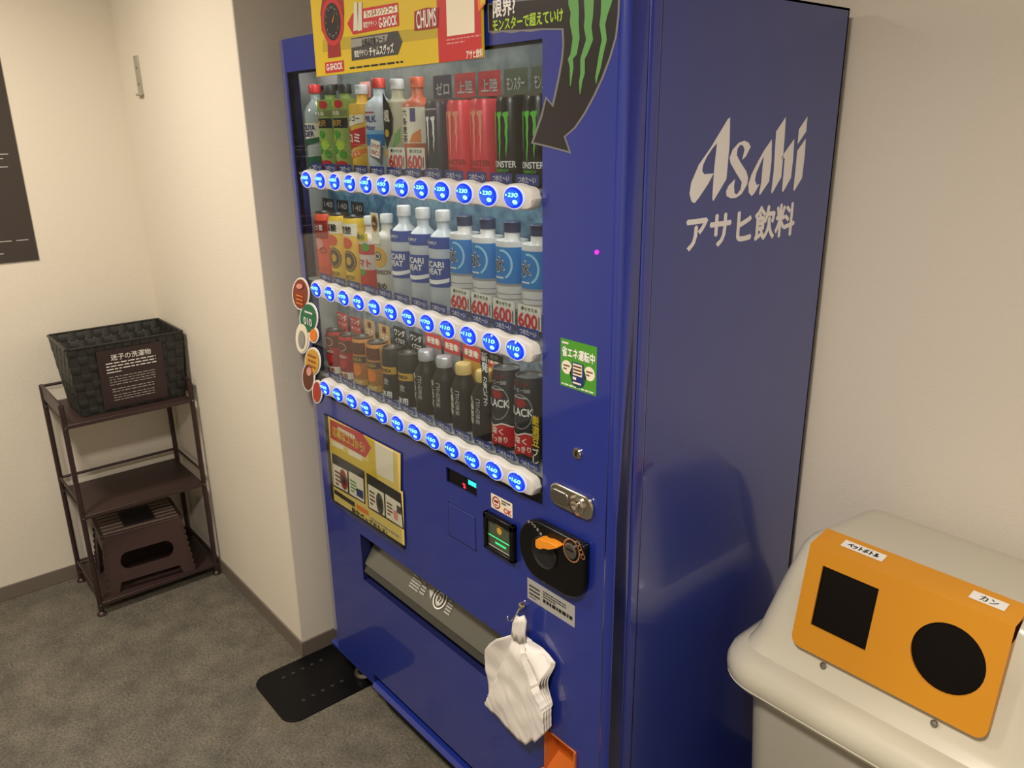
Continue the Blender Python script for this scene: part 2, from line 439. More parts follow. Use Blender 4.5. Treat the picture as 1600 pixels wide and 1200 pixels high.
# button strips
STRIPW = mat('strip_white', (206, 205, 200), .35)
RIMB = mat('button_rim', (190, 200, 238), .3, emit=.22)
LENS = mat('button_lens', (18, 66, 226), .12, emit=1.0)
LENSD = mat('button_lens_edge', (8, 40, 190), .12, emit=.9)
GLOW = mat('button_glow', (120, 232, 255), .3, emit=2.2)
prices = [['150', '180', '180', '180', '150', '150', '130', '230', '230', '230', '230', '230'],
          ['170', '170', '170', '170', '150', '170', '170', '170', '110', '110', '110', '110'],
          ['140'] * 4 + ['150'] * 3 + ['150', '160', '160', '160', '160']]
BTN = {}
def button_mesh(p):
    if p in BTN: return BTN[p]
    q = Pr(lambda u, v, l: (u, -l, v))
    n = 28; R = .0178
    rings = [(R + .0022, 0.0), (R + .0022, .0012), (R, .0020), (R * .97, .0026), (R * .8, .0048), (R * .5, .0066), (R * .2, .0074)]
    for j in range(len(rings) - 1):
        (ra, ya), (rb, yb) = rings[j], rings[j + 1]
        v = [(r * math.cos(2 * math.pi * i / n), -y, r * math.sin(2 * math.pi * i / n)) for r, y in ((ra, ya), (rb, yb)) for i in range(n)]
        q.add(v, [(i, (i + 1) % n, n + (i + 1) % n, n + i) for i in range(n)], RIMB if j < 2 else (LENSD if j < 4 else LENS))
    q.add([(R * .2 * math.cos(2 * math.pi * i / n), -.0074, R * .2 * math.sin(2 * math.pi * i / n)) for i in range(n)], [tuple(range(n))], LENS)
    dome = lambda u, v, l: (u, -(.0074 - .0052 * min(1, (u * u + v * v) / (R * R)) ** 1.0) - .0004 - l, v)
    q.fn = dome
    q.text(p, .0028, .0050, .0165, .0068, GLOW, 1, .012)
    q.ell(.0065, -.0068, .0038, .0038, GLOW, 1, 14); q.ell(-.0105, .0042, .0018, .0018, GLOW, 1, 10)
    o = q.build('button', smooth=True); BTN[p] = o.data; bpy.data.objects.remove(o); return BTN[p]
for k in range(3):
    x0, x1 = .121, .980; N = 150; topc = []; botc = []
    for i in range(N + 1):
        x = x0 + (x1 - x0) * i / N
        w = .5 + .5 * math.cos(2 * math.pi * (x - BX[0]) / .0705)
        if x > BX[11]: w = max(w, 0.1) if x < BX[11] + .03 else .1
        e = min(x - x0, x1 - x) / .020
        c = 1.0 if e >= 1 else math.sqrt(max(0, 1 - (1 - e) ** 2))
        topc.append((x, (.0185 + .0048 * w) * c)); botc.append((x, -(.0195 + .003 * w) * c))
    outl = topc + botc[::-1][1:-1]
    # cross-section: flat back, rounded towards the front
    b = MB(); lay = [(1.0, 0.001), (1.0, -.010), (.95, -.0150), (.86, -.0176), (.6, -.0188)]
    n = len(outl)
    for j in range(len(lay) - 1):
        v = []
        for s_, y in lay[j:j + 2]:
            for x, z in outl:
                sx = x if s_ > .99 else min(max(x, x0 + .02 * (1 - s_)), x1 - .02 * (1 - s_))
                v.append((sx, y, z * s_))
        b.add(v, [(i, (i + 1) % n, n + (i + 1) % n, n + i) for i in range(n)], STRIPW)
    for i in range(N):
        (xa, za), (xb, zb) = topc[i], topc[i + 1]; (xc, zc), (xd, zd) = botc[i + 1], botc[i]
        b.add([(xa, -.0188, za * .6), (xb, -.0188, zb * .6), (xc, -.0188, zc * .6), (xd, -.0188, zd * .6)], [(0, 1, 2, 3)], STRIPW)
    st = b.build('button_strip', VM, smooth=True, weld=True); st.location = (0, 0, BZ[k]); st['label'] = ['top', 'middle', 'bottom'][k] + ' row of glowing blue price buttons on a wavy white strip'
    for i in range(12):
        o = bpy.data.objects.new('button', button_mesh(prices[k][i])); link(o, st); o.location = (BX[i] + .004, -.0186, 0); o.scale = (1.42, 1, 1)
    part(MB().box(x1 - .002, WX1 - .001, -.003, .001, BZ[k] - .016, BZ[k] + .016, PET), 'strip_end_cap', bevel=.002)

# dispensing slot
b = MB(); b.box(SX0 - .01, SX1 + .01, .095, .10, SZ0 - .06, SZ1 + .01, DARKIN); b.box(SX0 - .01, SX1 + .01, .03, .10, SZ0 - .06, SZ0 - .05, DARKIN)
part(b, 'slot_cavity')
FLAPM = mat('flap_grey', (92, 92, 84), .22, coat=.3)
FLAPD = mat('flap_dark', (58, 58, 54), .3)
fx0, fx1 = SX0 + .004, SX1 - .004
prof = [(.066, SZ1 - .004), (.0563, SZ1 - .018), (.0342, SZ1 - .050), (.012, SZ1 - .082), (.006, SZ1 - .094), (.010, SZ1 - .098), (.002, SZ1 - .116), (.004, SZ1 - .120), (.014, SZ1 - .126), (.020, SZ0 + .004)]
b = MB()
for i in range(len(prof) - 1):
    (y0, z0), (y1, z1) = prof[i], prof[i + 1]
    b.add([(fx0, y0, z0), (fx1, y0, z0), (fx1, y1, z1), (fx0, y1, z1)], [(0, 1, 2, 3)], FLAPM if i in (0, 1, 2, 3) else FLAPD)
flap = part(b, 'dispensing_flap', 'grey push flap with small white pictograms', smooth=True, weld=True)
def flap_sheet(u, v, l):     # v measured down the sloped face from its top
    ya, za, yb, zb = .066, SZ1 - .004, .012, SZ1 - .082
    L = math.hypot(ya - yb, za - zb); t = v / L
    return (u, ya + (yb - ya) * t - .0035 - l, za + (zb - za) * t - .001)
p = Pr(flap_sheet); gx = .575
PALE = mat('pale_print', (188, 188, 182), .5)
p.lines(.455, .045, .495, .082, 5, PALE, seed=3); p.lines(.500, .047, .520, .080, 4, PALE, seed=4)
p.ring(.578, .060, .024, .026, .0035, WHITE); p.ring(.578, .060, .014, .018, .006, PALE); p.text('2', .578, .062, .008, -.018, WHITE, 2)
p.poly([(.531, .058), (.550, .046), (.548, .075)], PALE); p.lines(.609, .045, .630, .082, 5, PALE, seed=6)
p.build('flap_print', flap)

# bill / display fittings
part(MB().box(DX0, DX1, .0045, .006, DZ0, DZ1, BLACK), 'price_display')
p = Pr(front_sheet(.0044)); TEAL = mat('teal_digits', (40, 232, 196), .4, emit=1.3); RLED = mat('red_digits', (235, 40, 70), .4, emit=1.0)
for i in range(3): p.rect(.744 + i * .0085, .896, .7515 + i * .0085, .906, TEAL, 1)
p.rect(.742, .8955, .771, .9065, mat('teal_glow', (20, 150, 130), .4, emit=.8), .5)
p.rect(.722, .8875, .731, .8915, RLED); p.rect(.725, .8805, .733, .8865, RLED)
p.build('price_digits', VM)
part(MB().prism(rrect(.672, .768, .747, .828, .004), XZ, -.0012, .001, BLUE), 'bill_hatch', bevel=.0008)
b = MB()
for q in ((.670, .672, .745, .830), (.768, .770, .745, .830), (.670, .770, .745, .747), (.670, .770, .828, .830)): b.box(q[0], q[1], -.0006, .0005, q[2], q[3], BLUE_DK)
part(b, 'hatch_groove')
# card reader
rx0, rx1, rz0, rz1 = .811, .907, .779, .863
b = MB(); 
for q in ((rx0, rx1, rz1 - .014, rz1), (rx0, rx1, rz0, rz0 + .008), (rx0, rx0 + .010, rz0, rz1), (rx1 - .012, rx1, rz0, rz1)): b.box(q[0], q[1], -.012, .001, q[2], q[3], BLACK)
part(b, 'reader_frame', 'black card reader surround', bevel=.002)
part(MB().box(rx0 + .006, rx1 - .006, -.006, .0005, rz0 + .004, rz1 - .008, mat('reader_screen', (74, 84, 66), .15, coat=.5)), 'reader_screen')
p = Pr(front_sheet(-.0062)); GL = mat('reader_green', (60, 220, 130), .4, emit=.6)
p.rect(rx0 + .011, .812, rx1 - .013, .8145, GL); p.ell(.858, .833, .008, .008, GOLD); p.lines(.846, .842, .872, .848, 1, GOLD, fill=.7); p.lines(.845, .798, .88, .806, 1, GL, fill=.6)
p.rect(rx0 + .011, rz0 + .0095, rx1 - .013, rz0 + .012, PALE)
p.build('reader_print', VM)
# small OK sticker
p = Pr(front_sheet(0)); p.poly(rrect(.826, .894, .874, .907, .002), CREAM, 1); p.ring(.843, .8905, .013, .0135, .003, DKRED, 2); p.rect(.836, .890, .850, .896, DKRED, 2); p.lines(.838, .882, .848, .888, 1, DKRED, 2)
p.lines(.860, .893, .888, .904, 2, INK, 2, .6); p.text('OK', .879, .8825, .024, .0115, RED, 2, .03)
tag(p.build('sticker', VM), 'small white sticker with red ring and the letters OK')
# coin panel
cp = MB().prism(rrect(.931, 1.111, .783, .909, .045, 8, (.06, .05, .008, .06)), XZ, -.016, .001, BLACK)
coin = part(cp, 'coin_panel', 'black rounded coin slot panel', bevel=.004, seg=3)
c0 = F(851, 862, -.016); c1 = F(893, 860, -.016)
b = MB().lathe([(.034, 0), (.034, .003), (.031, .005), (.029, .001), (0, .001)], MATBLACK, n=32); o = b.build('lever_dial', coin, smooth=True); o.matrix_local = Matrix.Translation((c0[0], -.0158, c0[1] - .002)) @ Matrix.Rotation(math.pi / 2, 4, 'X')
LEV = mat('orange_plastic', (236, 148, 38), .35)
l0, l1 = F(838, 848, -.03), F(872, 855, -.03)
b = MB(); pts = []
for t, w in ((0, .006), (.08, .010), (.22, .0115), (.38, .008), (.6, .0085), (.85, .0045), (1, .001)):
    pts.append((l0[0] + (l1[0] - l0[0]) * t, l0[1] + (l1[1] - l0[1]) * t, w))
b.prism([(x, z + w) for x, z, w in pts] + [(x, z - w) for x, z, w in pts[::-1]], XZ, -.033, -.014, LEV)
tag(b.build('return_lever', coin, bevel=.003, seg=3), 'orange coin return lever')
b = MB().lathe([(.0155, 0), (.0155, .004), (.013, .005), (0, .0045)], STEEL, n=32); o = b.build('coin_slot', coin, smooth=True); o.matrix_local = Matrix.Translation((c1[0], -.0158, c1[1])) @ Matrix.Rotation(math.pi / 2, 4, 'X')
p = Pr(front_sheet(-.0162)); COP = mat('copper_print', (190, 128, 90), .5)
p.ring(c1[0], c1[1], .0215, .0235, .0022, COP, 1); p.rect(c1[0] - .009, c1[1] + .0005, c1[0] + .010, c1[1] + .0035, INK, 15)
for i in range(4): p.ring(c1[0] + .016 + i * .0045, c1[1] + .021 - i * .007, .0055, .0055, .0012, COP, 1, 16)
p.build('coin_print', coin)
p = Pr(front_sheet(-.0162))
for i in range(7): p.text('おつり返却レバ'[i], .962 + i * .0085, .900 - .0008 * i * i, .006, .006, PALE, 1)
p.build('coin_print', coin)
# door lock handle
hx0, hx1, hz0, hz1 = 1.010, 1.119, .955, 1.000
part(MB().prism(rrect(hx0, hx1, hz0, hz1, .017, 6), XZ, -.007, .001, CHROME), 'lock_plate', 'chrome oval door lock plate', bevel=.003, seg=3)
part(MB().prism(rrect(hx0 + .006, hx0 + .052, hz0 + .008, hz1 - .010, .010, 6), XZ, -.010, -.006, STEEL), 'lock_handle', bevel=.003)
b = MB().lathe([(.019, 0), (.019, .004), (.015, .006), (.015, .003), (.010, .003), (.010, .009), (.006, .010), (0, .007)], CHROME, n=28); o = part(b, 'lock_cylinder', smooth=True); o.matrix_local = Matrix.Translation((1.083, -.006, .977)) @ Matrix.Rotation(math.pi / 2, 4, 'X')
lk = F(903, 708)
b = MB().lathe([(.0105, 0), (.0105, .003), (.009, .005), (0, .0052)], CHROME, n=24); o = part(b, 'key_lock', smooth=True); o.matrix_local = Matrix.Translation((lk[0], 0, lk[1])) @ Matrix.Rotation(math.pi / 2, 4, 'X')
part(MB().box(lk[0] - .0012, lk[0] + .0012, -.0058, -.004, lk[1] - .005, lk[1] + .005, BLACK), 'keyhole')
le = F(933, 394)
part(MB().cyl((le[0], -.002, le[1]), (le[0], .001, le[1]), .0035, mat('magenta_led', (236, 30, 170), .3, emit=1.5), n=14), 'indicator_light')
# green energy sticker
p = Pr(front_sheet(0)); p.rect(1.030, 1.190, 1.117, 1.276, GREEN, 1); p.text('省エネ運転中', 1.0735, 1.2535, .078, .0175, WHITE, 2, .02)
p.lines(1.034, 1.266, 1.05, 1.272, 1, WHITE, 2, .6)
p.ell(1.0735, 1.216, .019, .022, DKGREEN, 2); p.ell(1.046, 1.226, .0125, .0125, CREAM, 2); p.ell(1.101, 1.226, .0125, .0125, CREAM, 2)
p.poly([(1.052, 1.217), (1.058, 1.212), (1.056, 1.221)], CREAM, 2); p.poly([(1.095, 1.217), (1.089, 1.212), (1.091, 1.221)], CREAM, 2)
p.lines(1.038, 1.220, 1.054, 1.232, 2, BROWN, 3); p.lines(1.093, 1.220, 1.109, 1.232, 2, BROWN, 3)
p.rect(1.060, 1.199, 1.087, 1.239, NAVY, 3); p.rect(1.062, 1.216, 1.084, 1.237, CREAM, 4)
for z in (1.219, 1.225, 1.231): p.rect(1.063, z, 1.083, z + .003, BROWN, 5)
p.rect(1.062, 1.208, 1.070, 1.213, CREAM, 4); p.rect(1.062, 1.201, 1.082, 1.204, CREAM, 4)
p.lines(1.034, 1.192, 1.113, 1.197, 1, WHITE, 2, .5)
tag(p.build('sticker', VM), 'green energy saving sticker with a little machine picture')
# silver information plate
p = Pr(front_sheet(0)); p.rect(.938, .712, 1.074, .760, mat('silver_label', (168, 168, 164), .45), 1)
for j in range(3): p.lines(.944, .742 - j * .009, .976, .748 - j * .009, 1, INK, 2, .7, seed=j)
p.lines(.985, .735, 1.05, .752, 3, INK, 2, .5, 8); p.lines(.985, .724, 1.068, .734, 1, INK, 2, .8, 9); p.lines(.944, .718, .966, .722, 1, INK, 2, .5)
tag(p.build('information_label', VM), 'silver label printed with small black text')
# orange coin return cup
ORC = mat('orange_cup', (206, 110, 34), .4)
b = MB(); t = .003
b.box(RX0, RX0 + t, -.006, .036, RZ0, RZ1, ORC); b.box(RX1 - t, RX1, -.006, .036, RZ0, RZ1, ORC)
b.box(RX0, RX1, .034, .037, RZ0, RZ1, ORC); b.box(RX0, RX1, -.002, .036, RZ1 - t, RZ1, ORC)
b.hexa([(RX0, .037, .345), (RX0, -.012, .310), (RX1, -.012, .310), (RX1, .037, .345)], [(RX0, .037, .350), (RX0, -.012, .315), (RX1, -.012, .315), (RX1, .037, .350)], ORC)
b.box(RX0, RX1, -.014, -.008, .296, .330, ORC)
part(b, 'coin_return_cup', 'orange coin return cup', bevel=.0012)

# side lettering
MARK = mat('side_mark', (236, 234, 236), .45)
S_ = lambda X, Y: (lambda q: (q.y, q.z))(bp(X / 4.616 + 1020, Y / 4.616 + 160, 'x', W - .003))
p = Pr(side_sheet(W - .003))
asahi = [
 [(540,120),(420,320),(330,450),(275,580),(263,660),(278,715),(300,727),(330,690),(400,585),(438,512),(370,518),(355,495),(362,450),(390,390),(430,330),(470,285)],
 [(557,108),(553,300),(530,552),(435,713),(427,695),(441,480),(462,290),(470,285),(540,120)],
 [(705,320),(690,290),(660,276),(620,290),(575,340),(552,400),(560,440),(600,510),(640,575),(632,625),(605,664),(588,655),(585,600),(592,552),(545,600),(527,640),(530,675),(560,692),(600,688),(640,660),(680,590),(686,545),(675,500),(630,430),(605,380),(610,335),(630,305),(650,312),(660,340),(650,385),(643,415),(670,390)],
 [(858,265),(855,420),(838,570),(770,670),(765,655),(780,580),(792,450),(805,340)],
 [(805,340),(760,420),(710,520),(688,590),(690,650),(712,677),(735,650),(768,590),(748,595),(735,560),(745,510),(775,440),(800,385)],
 [(958,105),(950,250),(938,400),(925,540),(857,660),(853,645),(870,500),(880,330),(888,210)],
 [(1020,262),(1010,420),(995,545),(937,648),(930,635),(942,500),(950,400),(930,410),(936,380)],
 [(1102,260),(1095,380),(1075,545),(1018,640),(1012,630),(1028,480),(1040,350)],
 [(1115,100),(1105,210),(1043,302),(1052,195)]]
for pl in asahi: p.poly([S_(*q) for q in pl], MARK, 1)
p.text('アサヒ飲料', .334, 1.4485, .332, .0605, MARK, 1, .022)
tag(p.build('side_lettering', VM), 'pale brand lettering on the blue side')

# curved arrow sticker at the top right of the door
p = Pr(front_sheet(0)); P0 = lambda *a: [F(*q) for q in a]
out = [(763,50),(770,53),(785,50),(800,52),(815,49),(830,50),(846,47),(878,47),(879,70),(877,92),(872,120),(863,162),(853,150),(845,180),(830,224),(860,231),(893,240),(884,214),(900,200),(915,178),(930,150),(943,122),(955,90),(964,58),(968,25),(969,0),(968,-14),(820,-1),(762,6)]
wp = []
xy = [F(*q) for q in out]
p.poly(xy, mat('arrow_edge', (120, 118, 122), .4), 1)
cxm = sum(q[0] for q in xy) / len(xy)
inn = [(765,48),(785,47),(815,46),(846,44),(881,44),(882,70),(880,94),(875,122),(865,168),(854,155),(848,182),(834,222),(860,228),(889,236),(881,213),(897,199),(912,177),(927,149),(940,121),(952,89),(961,58),(965,25),(966,2),(966,-12),(821,1),(764,8)]
p.poly([F(*q) for q in inn], mat('arrow_black', (34, 34, 36), .3, coat=.3), 2)
CLAW = mat('sticker_claw', (92, 150, 82), .45)
def ribbon(pr, pts, m, l):
    L = [(x - w / 2, z) for x, z, w in pts]; R_ = [(x + w / 2, z) for x, z, w in pts[::-1]]
    pr.poly([F(*q) for q in L + R_], m, l)
ribbon(p, [(896,-8,15),(897,8,16),(899,20,13),(898,35,14),(901,60,11),(897,85,10),(892,92,8),(894,105,6),(892,134,1.2)], CLAW, 3)
ribbon(p, [(921,-8,16),(921,6,15),(921,25,13),(919,42,12),(922,62,11),(914,85,9),(911,92,7),(911,115,7),(908,128,5),(907,147,1.2)], CLAW, 3)
ribbon(p, [(950,-8,20),(948,6,16),(945,22,11),(942,38,9),(945,62,8),(940,85,7),(936,108,6),(933,120,4),(932,131,1)], CLAW, 3)
a = F(788, 12); p.text('限界?', a[0], a[1], F(806, 10)[0] - F(772, 12)[0], .026, WHITE, 3, .02)
a = F(823, 33); p.text('モンスターで超えていけ', a[0], a[1] + .001, F(878, 29)[0] - F(769, 38)[0], .019, LIME, 3, .02)
tag(p.build('sticker', VM), 'black curved arrow sticker with green claw marks')

# promotional panel with flat holder lower left
p = Pr(front_sheet(-.0035)); PM = (505, 640, 5.452)
Q = lambda X, Y: F(X / PM[2] + PM[0], Y / PM[2] + PM[1], -.0035)
QP = lambda *a: [Q(*q) for q in a]
YPAPER = mat('yellow_paper', (232, 206, 112), .5)
p.poly(QP((40, 55), (660, 375), (660, 690), (680, 700), (695, 1160), (95, 770)), YPAPER, 1)
p.poly(QP((55, 300), (440, 470), (470, 640), (60, 360)), YELLOW, 2)
p.poly(QP((360, 220), (440, 265), (455, 480), (390, 450)), YELLOW, 2)
p.poly(QP((60, 82), (340, 208), (412, 325), (362, 408), (64, 238)), RED, 3)
a, c = Q(85, 195), Q(355, 310); p.text('応募はココから!', (a[0] + c[0]) / 2, (a[1] + c[1]) / 2, c[0] - a[0], .030, YELLOW, 4, .02)
p.lines(Q(130, 160)[0], Q(130, 160)[1] - .006, Q(275, 230)[0], Q(130, 160)[1] + .007, 1, CREAM, 4, .8)
p.poly(QP((80, 265), (180, 310), (180, 345), (85, 300)), CREAM, 3); p.poly(QP((215, 330), (335, 385), (335, 440), (218, 380)), CREAM, 3)
p.poly(QP((440, 268), (600, 352), (605, 625), (460, 545)), CREAM, 3)
for fr_, cells in ((((75, 365), (355, 525), (362, 805), (90, 650)), (((85, 455), (207, 520), (214, 705), (95, 640)), ((220, 520), (345, 590), (354, 790), (228, 715)))),
                   (((370, 535), (665, 715), (690, 1022), (385, 835)), (((385, 630), (520, 712), (528, 905), (393, 828)), ((533, 715), (662, 800), (680, 1005), (540, 915))))):
    p.poly(QP(*fr_), INK, 3)
    for cl in cells: p.poly(QP(*cl), CREAM, 4)
for (cx_, cy_, r1, r2, mm) in ((178, 595, 30, 80, DKRED), (487, 800, 30, 85, DGREY)):
    c = Q(cx_, cy_); rr = Q(cx_ + r1, cy_)[0] - c[0]; p.ell(c[0], c[1], rr, .030, mm, 5); p.ell(c[0], c[1], rr * .6, .014, INK, 6)
p.poly(QP((285, 665), (345, 695), (348, 765), (290, 730)), NAVY, 5); p.poly(QP((602, 850), (640, 870), (640, 950), (606, 925)), PINK, 5); p.poly(QP((630, 810), (668, 835), (668, 900), (632, 870)), DGREY, 5)
p.lines(Q(100, 490)[0], Q(100, 630)[1], Q(145, 490)[0], Q(100, 490)[1] - .004, 4, BROWN, 5, seed=11); p.lines(Q(232, 570)[0], Q(232, 690)[1], Q(280, 570)[0], Q(232, 570)[1] - .004, 4, GREEN, 5, seed=12)
p.lines(Q(395, 660)[0], Q(395, 800)[1], Q(440, 700)[0], Q(395, 660)[1] - .004, 4, BROWN, 5, seed=13); p.lines(Q(545, 760)[0], Q(545, 890)[1], Q(592, 800)[0], Q(545, 760)[1] - .004, 4, BROWN, 5, seed=14)
p.poly(QP((95, 675), (270, 790), (272, 832), (98, 712)), INK, 3); p.poly(QP((282, 800), (385, 862), (390, 905), (286, 840)), ORANGE, 3)
a, c = Q(250, 868), Q(545, 1045); p.text('限定グッズ当たる!', (a[0] + c[0]) / 2, (a[1] + c[1]) / 2, c[0] - a[0], .020, INK, 3, .02)
p.lines(Q(405, 910)[0], Q(405, 920)[1] - .004, Q(650, 1050)[0], Q(405, 920)[1] + .004, 1, GREYP, 3, .7, 15)
o = part(MB().box(.098, .478, -.0032, .001, .626, .884, BLACK), 'leaflet_holder', 'black framed holder with a yellow promotional leaflet', bevel=.002)
p.build('leaflet_print', o)
b = MB(); b.box(.104, .476, -.0085, -.003, .619, .627, CHROME); 
part(MB().box(.100, .476, -.0075, -.0068, .624, .884, PET), 'holder_cover'); part(MB().box(.104, .478, -.010, .0, .618, .625, PET), 'holder_lip', bevel=.002)

# ================================================================ board above the window
BD = -.012
PB = thing('promotional_board', 'yellow and red promotional board leaning over the top of the machine window', 'sign', (.54, BD, 1.737))
bo = MB().box(.237 - .54, .843 - .54, 0, .006, 0, .30, YELLOW).build('board', PB)
p = Pr(lambda u, v, l: (u - .54, -l, v - 1.737)); G = lambda u, v: F(u, v, BD); GP = lambda *a: [G(*q) for q in a]
p.rect(.716, 1.737, .843, 2.037, RED, 1)
p.poly(GP((504, 62), (690, 40), (690, 58), (504, 82)), mat('olive_print', (186, 162, 44), .5), .5)
w0 = G(520, 34); rx = G(538, 34)[0] - w0[0]
p.poly(GP((505, -10), (536, -12), (538, 20), (536, 48), (531, 60), (533, 88), (513, 91), (512, 64), (503, 48), (501, 20)), DKRED, 2)
p.ell(w0[0], w0[1], rx * .98, .048, mat('watch_red', (190, 44, 50), .5), 3); p.ell(w0[0], w0[1], rx * .72, .037, INK, 4); p.ring(w0[0], w0[1], rx * .62, .031, .003, DGREY, 5)
for i in range(12):
    t = i * math.pi / 6; p.ell(w0[0] + rx * .58 * math.cos(t), w0[1] + .029 * math.sin(t), .0022, .003, CREAM, 5, 8)
p.poly([(w0[0], w0[1]), (w0[0] + .016, w0[1] + .018), (w0[0] + .003, w0[1] - .003)], ORANGE, 6)
p.poly(GP((508, 98), (537, 94), (538, 111), (509, 115)), RED, 2); a, c = G(510, 106), G(537, 102); p.text('G-SHOCK', (a[0] + c[0]) / 2, (a[1] + c[1]) / 2, (c[0] - a[0]) * .92, .013, WHITE, 3, .03)
p.poly(GP((543, 37), (551, 21), (557, 20), (557, 15), (622, 4), (624, 40), (552, 54)), RED, 2)
p.poly(GP((569, 18), (621, 8), (622, 19), (569, 29)), CREAM, 3)
a, c = G(572, 22), G(618, 14); p.text('ウィルキンソンコース', (a[0] + c[0]) / 2, (a[1] + c[1]) / 2, c[0] - a[0], .012, DKRED, 4, .015)
a, c = G(569, 39), G(590, 36); p.text('限定デザイン', (a[0] + c[0]) / 2, (a[1] + c[1]) / 2, c[0] - a[0], .011, WHITE, 4, .015)
a, c = G(593, 36), G(621, 31); p.text('G-SHOCK', (a[0] + c[0]) / 2, (a[1] + c[1]) / 2, c[0] - a[0], .017, WHITE, 4, .03)
for x in (554, 561): p.poly(GP((x, 4), (x + 5, 3), (x + 6, 47), (x - 1, 49)), mat('bottle_print', (214, 214, 196), .5), 4)
p.poly(GP((549, 60), (622, 48), (629, 65), (622, 85), (550, 95)), DGREY, 2); p.poly(GP((549, 62), (607, 53), (604, 65), (549, 75)), GREYP, 3)
a, c = G(566, 67), G(602, 60); p.text('全商品対象コース', (a[0] + c[0]) / 2, (a[1] + c[1]) / 2, c[0] - a[0], .013, INK, 4, .02)
a, c = G(555, 85), G(576, 81); p.text('限定デザイン', (a[0] + c[0]) / 2, (a[1] + c[1]) / 2, c[0] - a[0], .013, WHITE, 4, .015)
a, c = G(578, 81), G(616, 75); p.text('チャムスグッズ', (a[0] + c[0]) / 2, (a[1] + c[1]) / 2, c[0] - a[0], .018, WHITE, 4, .02)
p.poly(GP((648, 18), (667, 12), (686, 12), (685, 43), (668, 46), (648, 48)), DKRED, 3); a, c = G(650, 32), G(684, 26); p.text('CHUMS', (a[0] + c[0]) / 2, (a[1] + c[1]) / 2, (c[0] - a[0]) * .9, .030, WHITE, 4, .008)
p.lines(G(547, 107)[0], G(547, 107)[1] - .003, G(630, 97)[0], G(547, 107)[1] + .004, 1, INK, 2, .5, 5)
p.poly([(G(698, 0)[0], 1.92), (G(743, 0)[0], 1.92), G(742, 51), G(699, 57)], CREAM, 2)
p.poly(GP((745, -20), (759, -30), (759, 6), (748, 18)), ORANGE, 2); p.poly(GP((750, -20), (759, -24), (759, 2), (752, 10)), YELLOW, 3)
p.lines(G(698, 60)[0], G(698, 66)[1] - .006, G(752, 60)[0], G(698, 60)[1], 2, PINK, 2, .35, 6)
a, c = G(729, 86), G(755, 82); p.text('アサヒ飲料', (a[0] + c[0]) / 2, (a[1] + c[1]) / 2, c[0] - a[0], .014, CREAM, 2, .02)
p.build('board_print', bo)

# die-cut card at the left edge of the door
pc = thing('pop_card', 'chain of small coloured round tags stuck on the left edge of the machine', 'sign', (.03, -.003, .908))
def E_(u, v, ru, rv, n=22): return [F(u + ru * math.cos(2 * math.pi * i / n), v + rv * math.sin(2 * math.pi * i / n), -.003) for i in range(n)]
spots = [(469.8, 459, 11.5, 23, mat('pop_brown', (132, 58, 40), .5), 'BROWN'), (482.4, 497, 12.5, 22, mat('pop_green', (34, 110, 76), .5), 'G'), (473, 528, 9, 22, CREAM, 'W'), (490.6, 523.7, 5.5, 10, ORANGE, 'O'),
         (489, 565, 10.5, 20, GOLD, 'GD'), (482.6, 589, 8, 20, BROWN, 'D'), (496.4, 612, 6, 16, mat('pop_red', (176, 58, 44), .5), 'R')]
off = lambda u, v, l: (u - .03, -l, v - .908)
b = MB()
for k, (u, v, ru, rv, m_, _) in enumerate(spots):
    b.prism(E_(u, v, ru + 2, rv + 2.5), lambda a_, c_, d: (a_ - .03, d - .0002 * k, c_ - .908), 0, .0016, WHITE)
b.build('card', pc)
p = Pr(off)
for k, (u, v, ru, rv, m_, _) in enumerate(spots): p.poly(E_(u, v, ru, rv), m_, 4 + k)
a = F(483, 502, -.003); p.text('010', a[0], a[1], .046, .020, WHITE, 12, .02)
p.poly(E_(470, 447, 5, 4), PINK, 12); p.poly(E_(485, 580, 4, 7), PINK, 12); p.poly(E_(473, 530, 5, 14), GREYP, 12)
p.lines(F(478, 486, -.003)[0], F(478, 489, -.003)[1], F(490, 486, -.003)[0], F(478, 483, -.003)[1], 1, WHITE, 12, .5)
for q in range(3):
    a = F(489, 556 + q * 8, -.003); p.rect(a[0] - .022, a[1] - .003, a[0] + .022, a[1] + .003, mat('pop_ochre', (160, 84, 44), .5), 12)
    a = F(470, 462 + q * 6, -.003); p.rect(a[0] - .02, a[1] - .002, a[0] + .02, a[1] + .002, ORANGE, 12)
p.build('card_print', pc)
# ================================================================ drinks on display
PX = [[.108 + .0742 * i for i in range(12)], [.110 + .0738 * i for i in range(12)], [.112 + .0712 * i for i in range(12)]]
PY = .047
def drink(k, i, name, label, cat, group=None):
    return thing(name, label, cat, (PX[k][i], PY, SHZ[k]), 0, group)
def revolve(root, name, prof, m, n=28, m_at=None): return MB().lathe(prof, m, n=n, m_at=m_at).build(name, root, smooth=True, weld=True)
def pet(root, body, cap, r=.0325, h=.205, shoulder=.66, neck=.0125, caph=.020, capr=.0150):
    z1, z2, z3 = h * shoulder, h - caph - .020, h - caph
    revolve(root, 'bottle', [(0, .003), (r * .7, .0), (r * .9, .0005), (r, .006), (r, z1), (r * .97, z1 + .006), (r * .80, (z1 + z2) / 2 + .004), (neck * 1.25, z2), (neck, z2 + .005), (neck, z3 + .002)], body)
    revolve(root, 'cap', [(capr, z3), (capr, h - .002), (capr * .9, h), (0, h)], cap)
def can(root, body, r=.0285, h=.155, lid=STEEL):
    revolve(root, 'can', [(0, .003), (r * .8, 0), (r, .007), (r, h - .013), (r * .90, h - .004)], body)
    revolve(root, 'lid', [(r * .90, h - .004), (r * .93, h), (r * .86, h), (r * .84, h - .004), (0, h - .004)], lid)
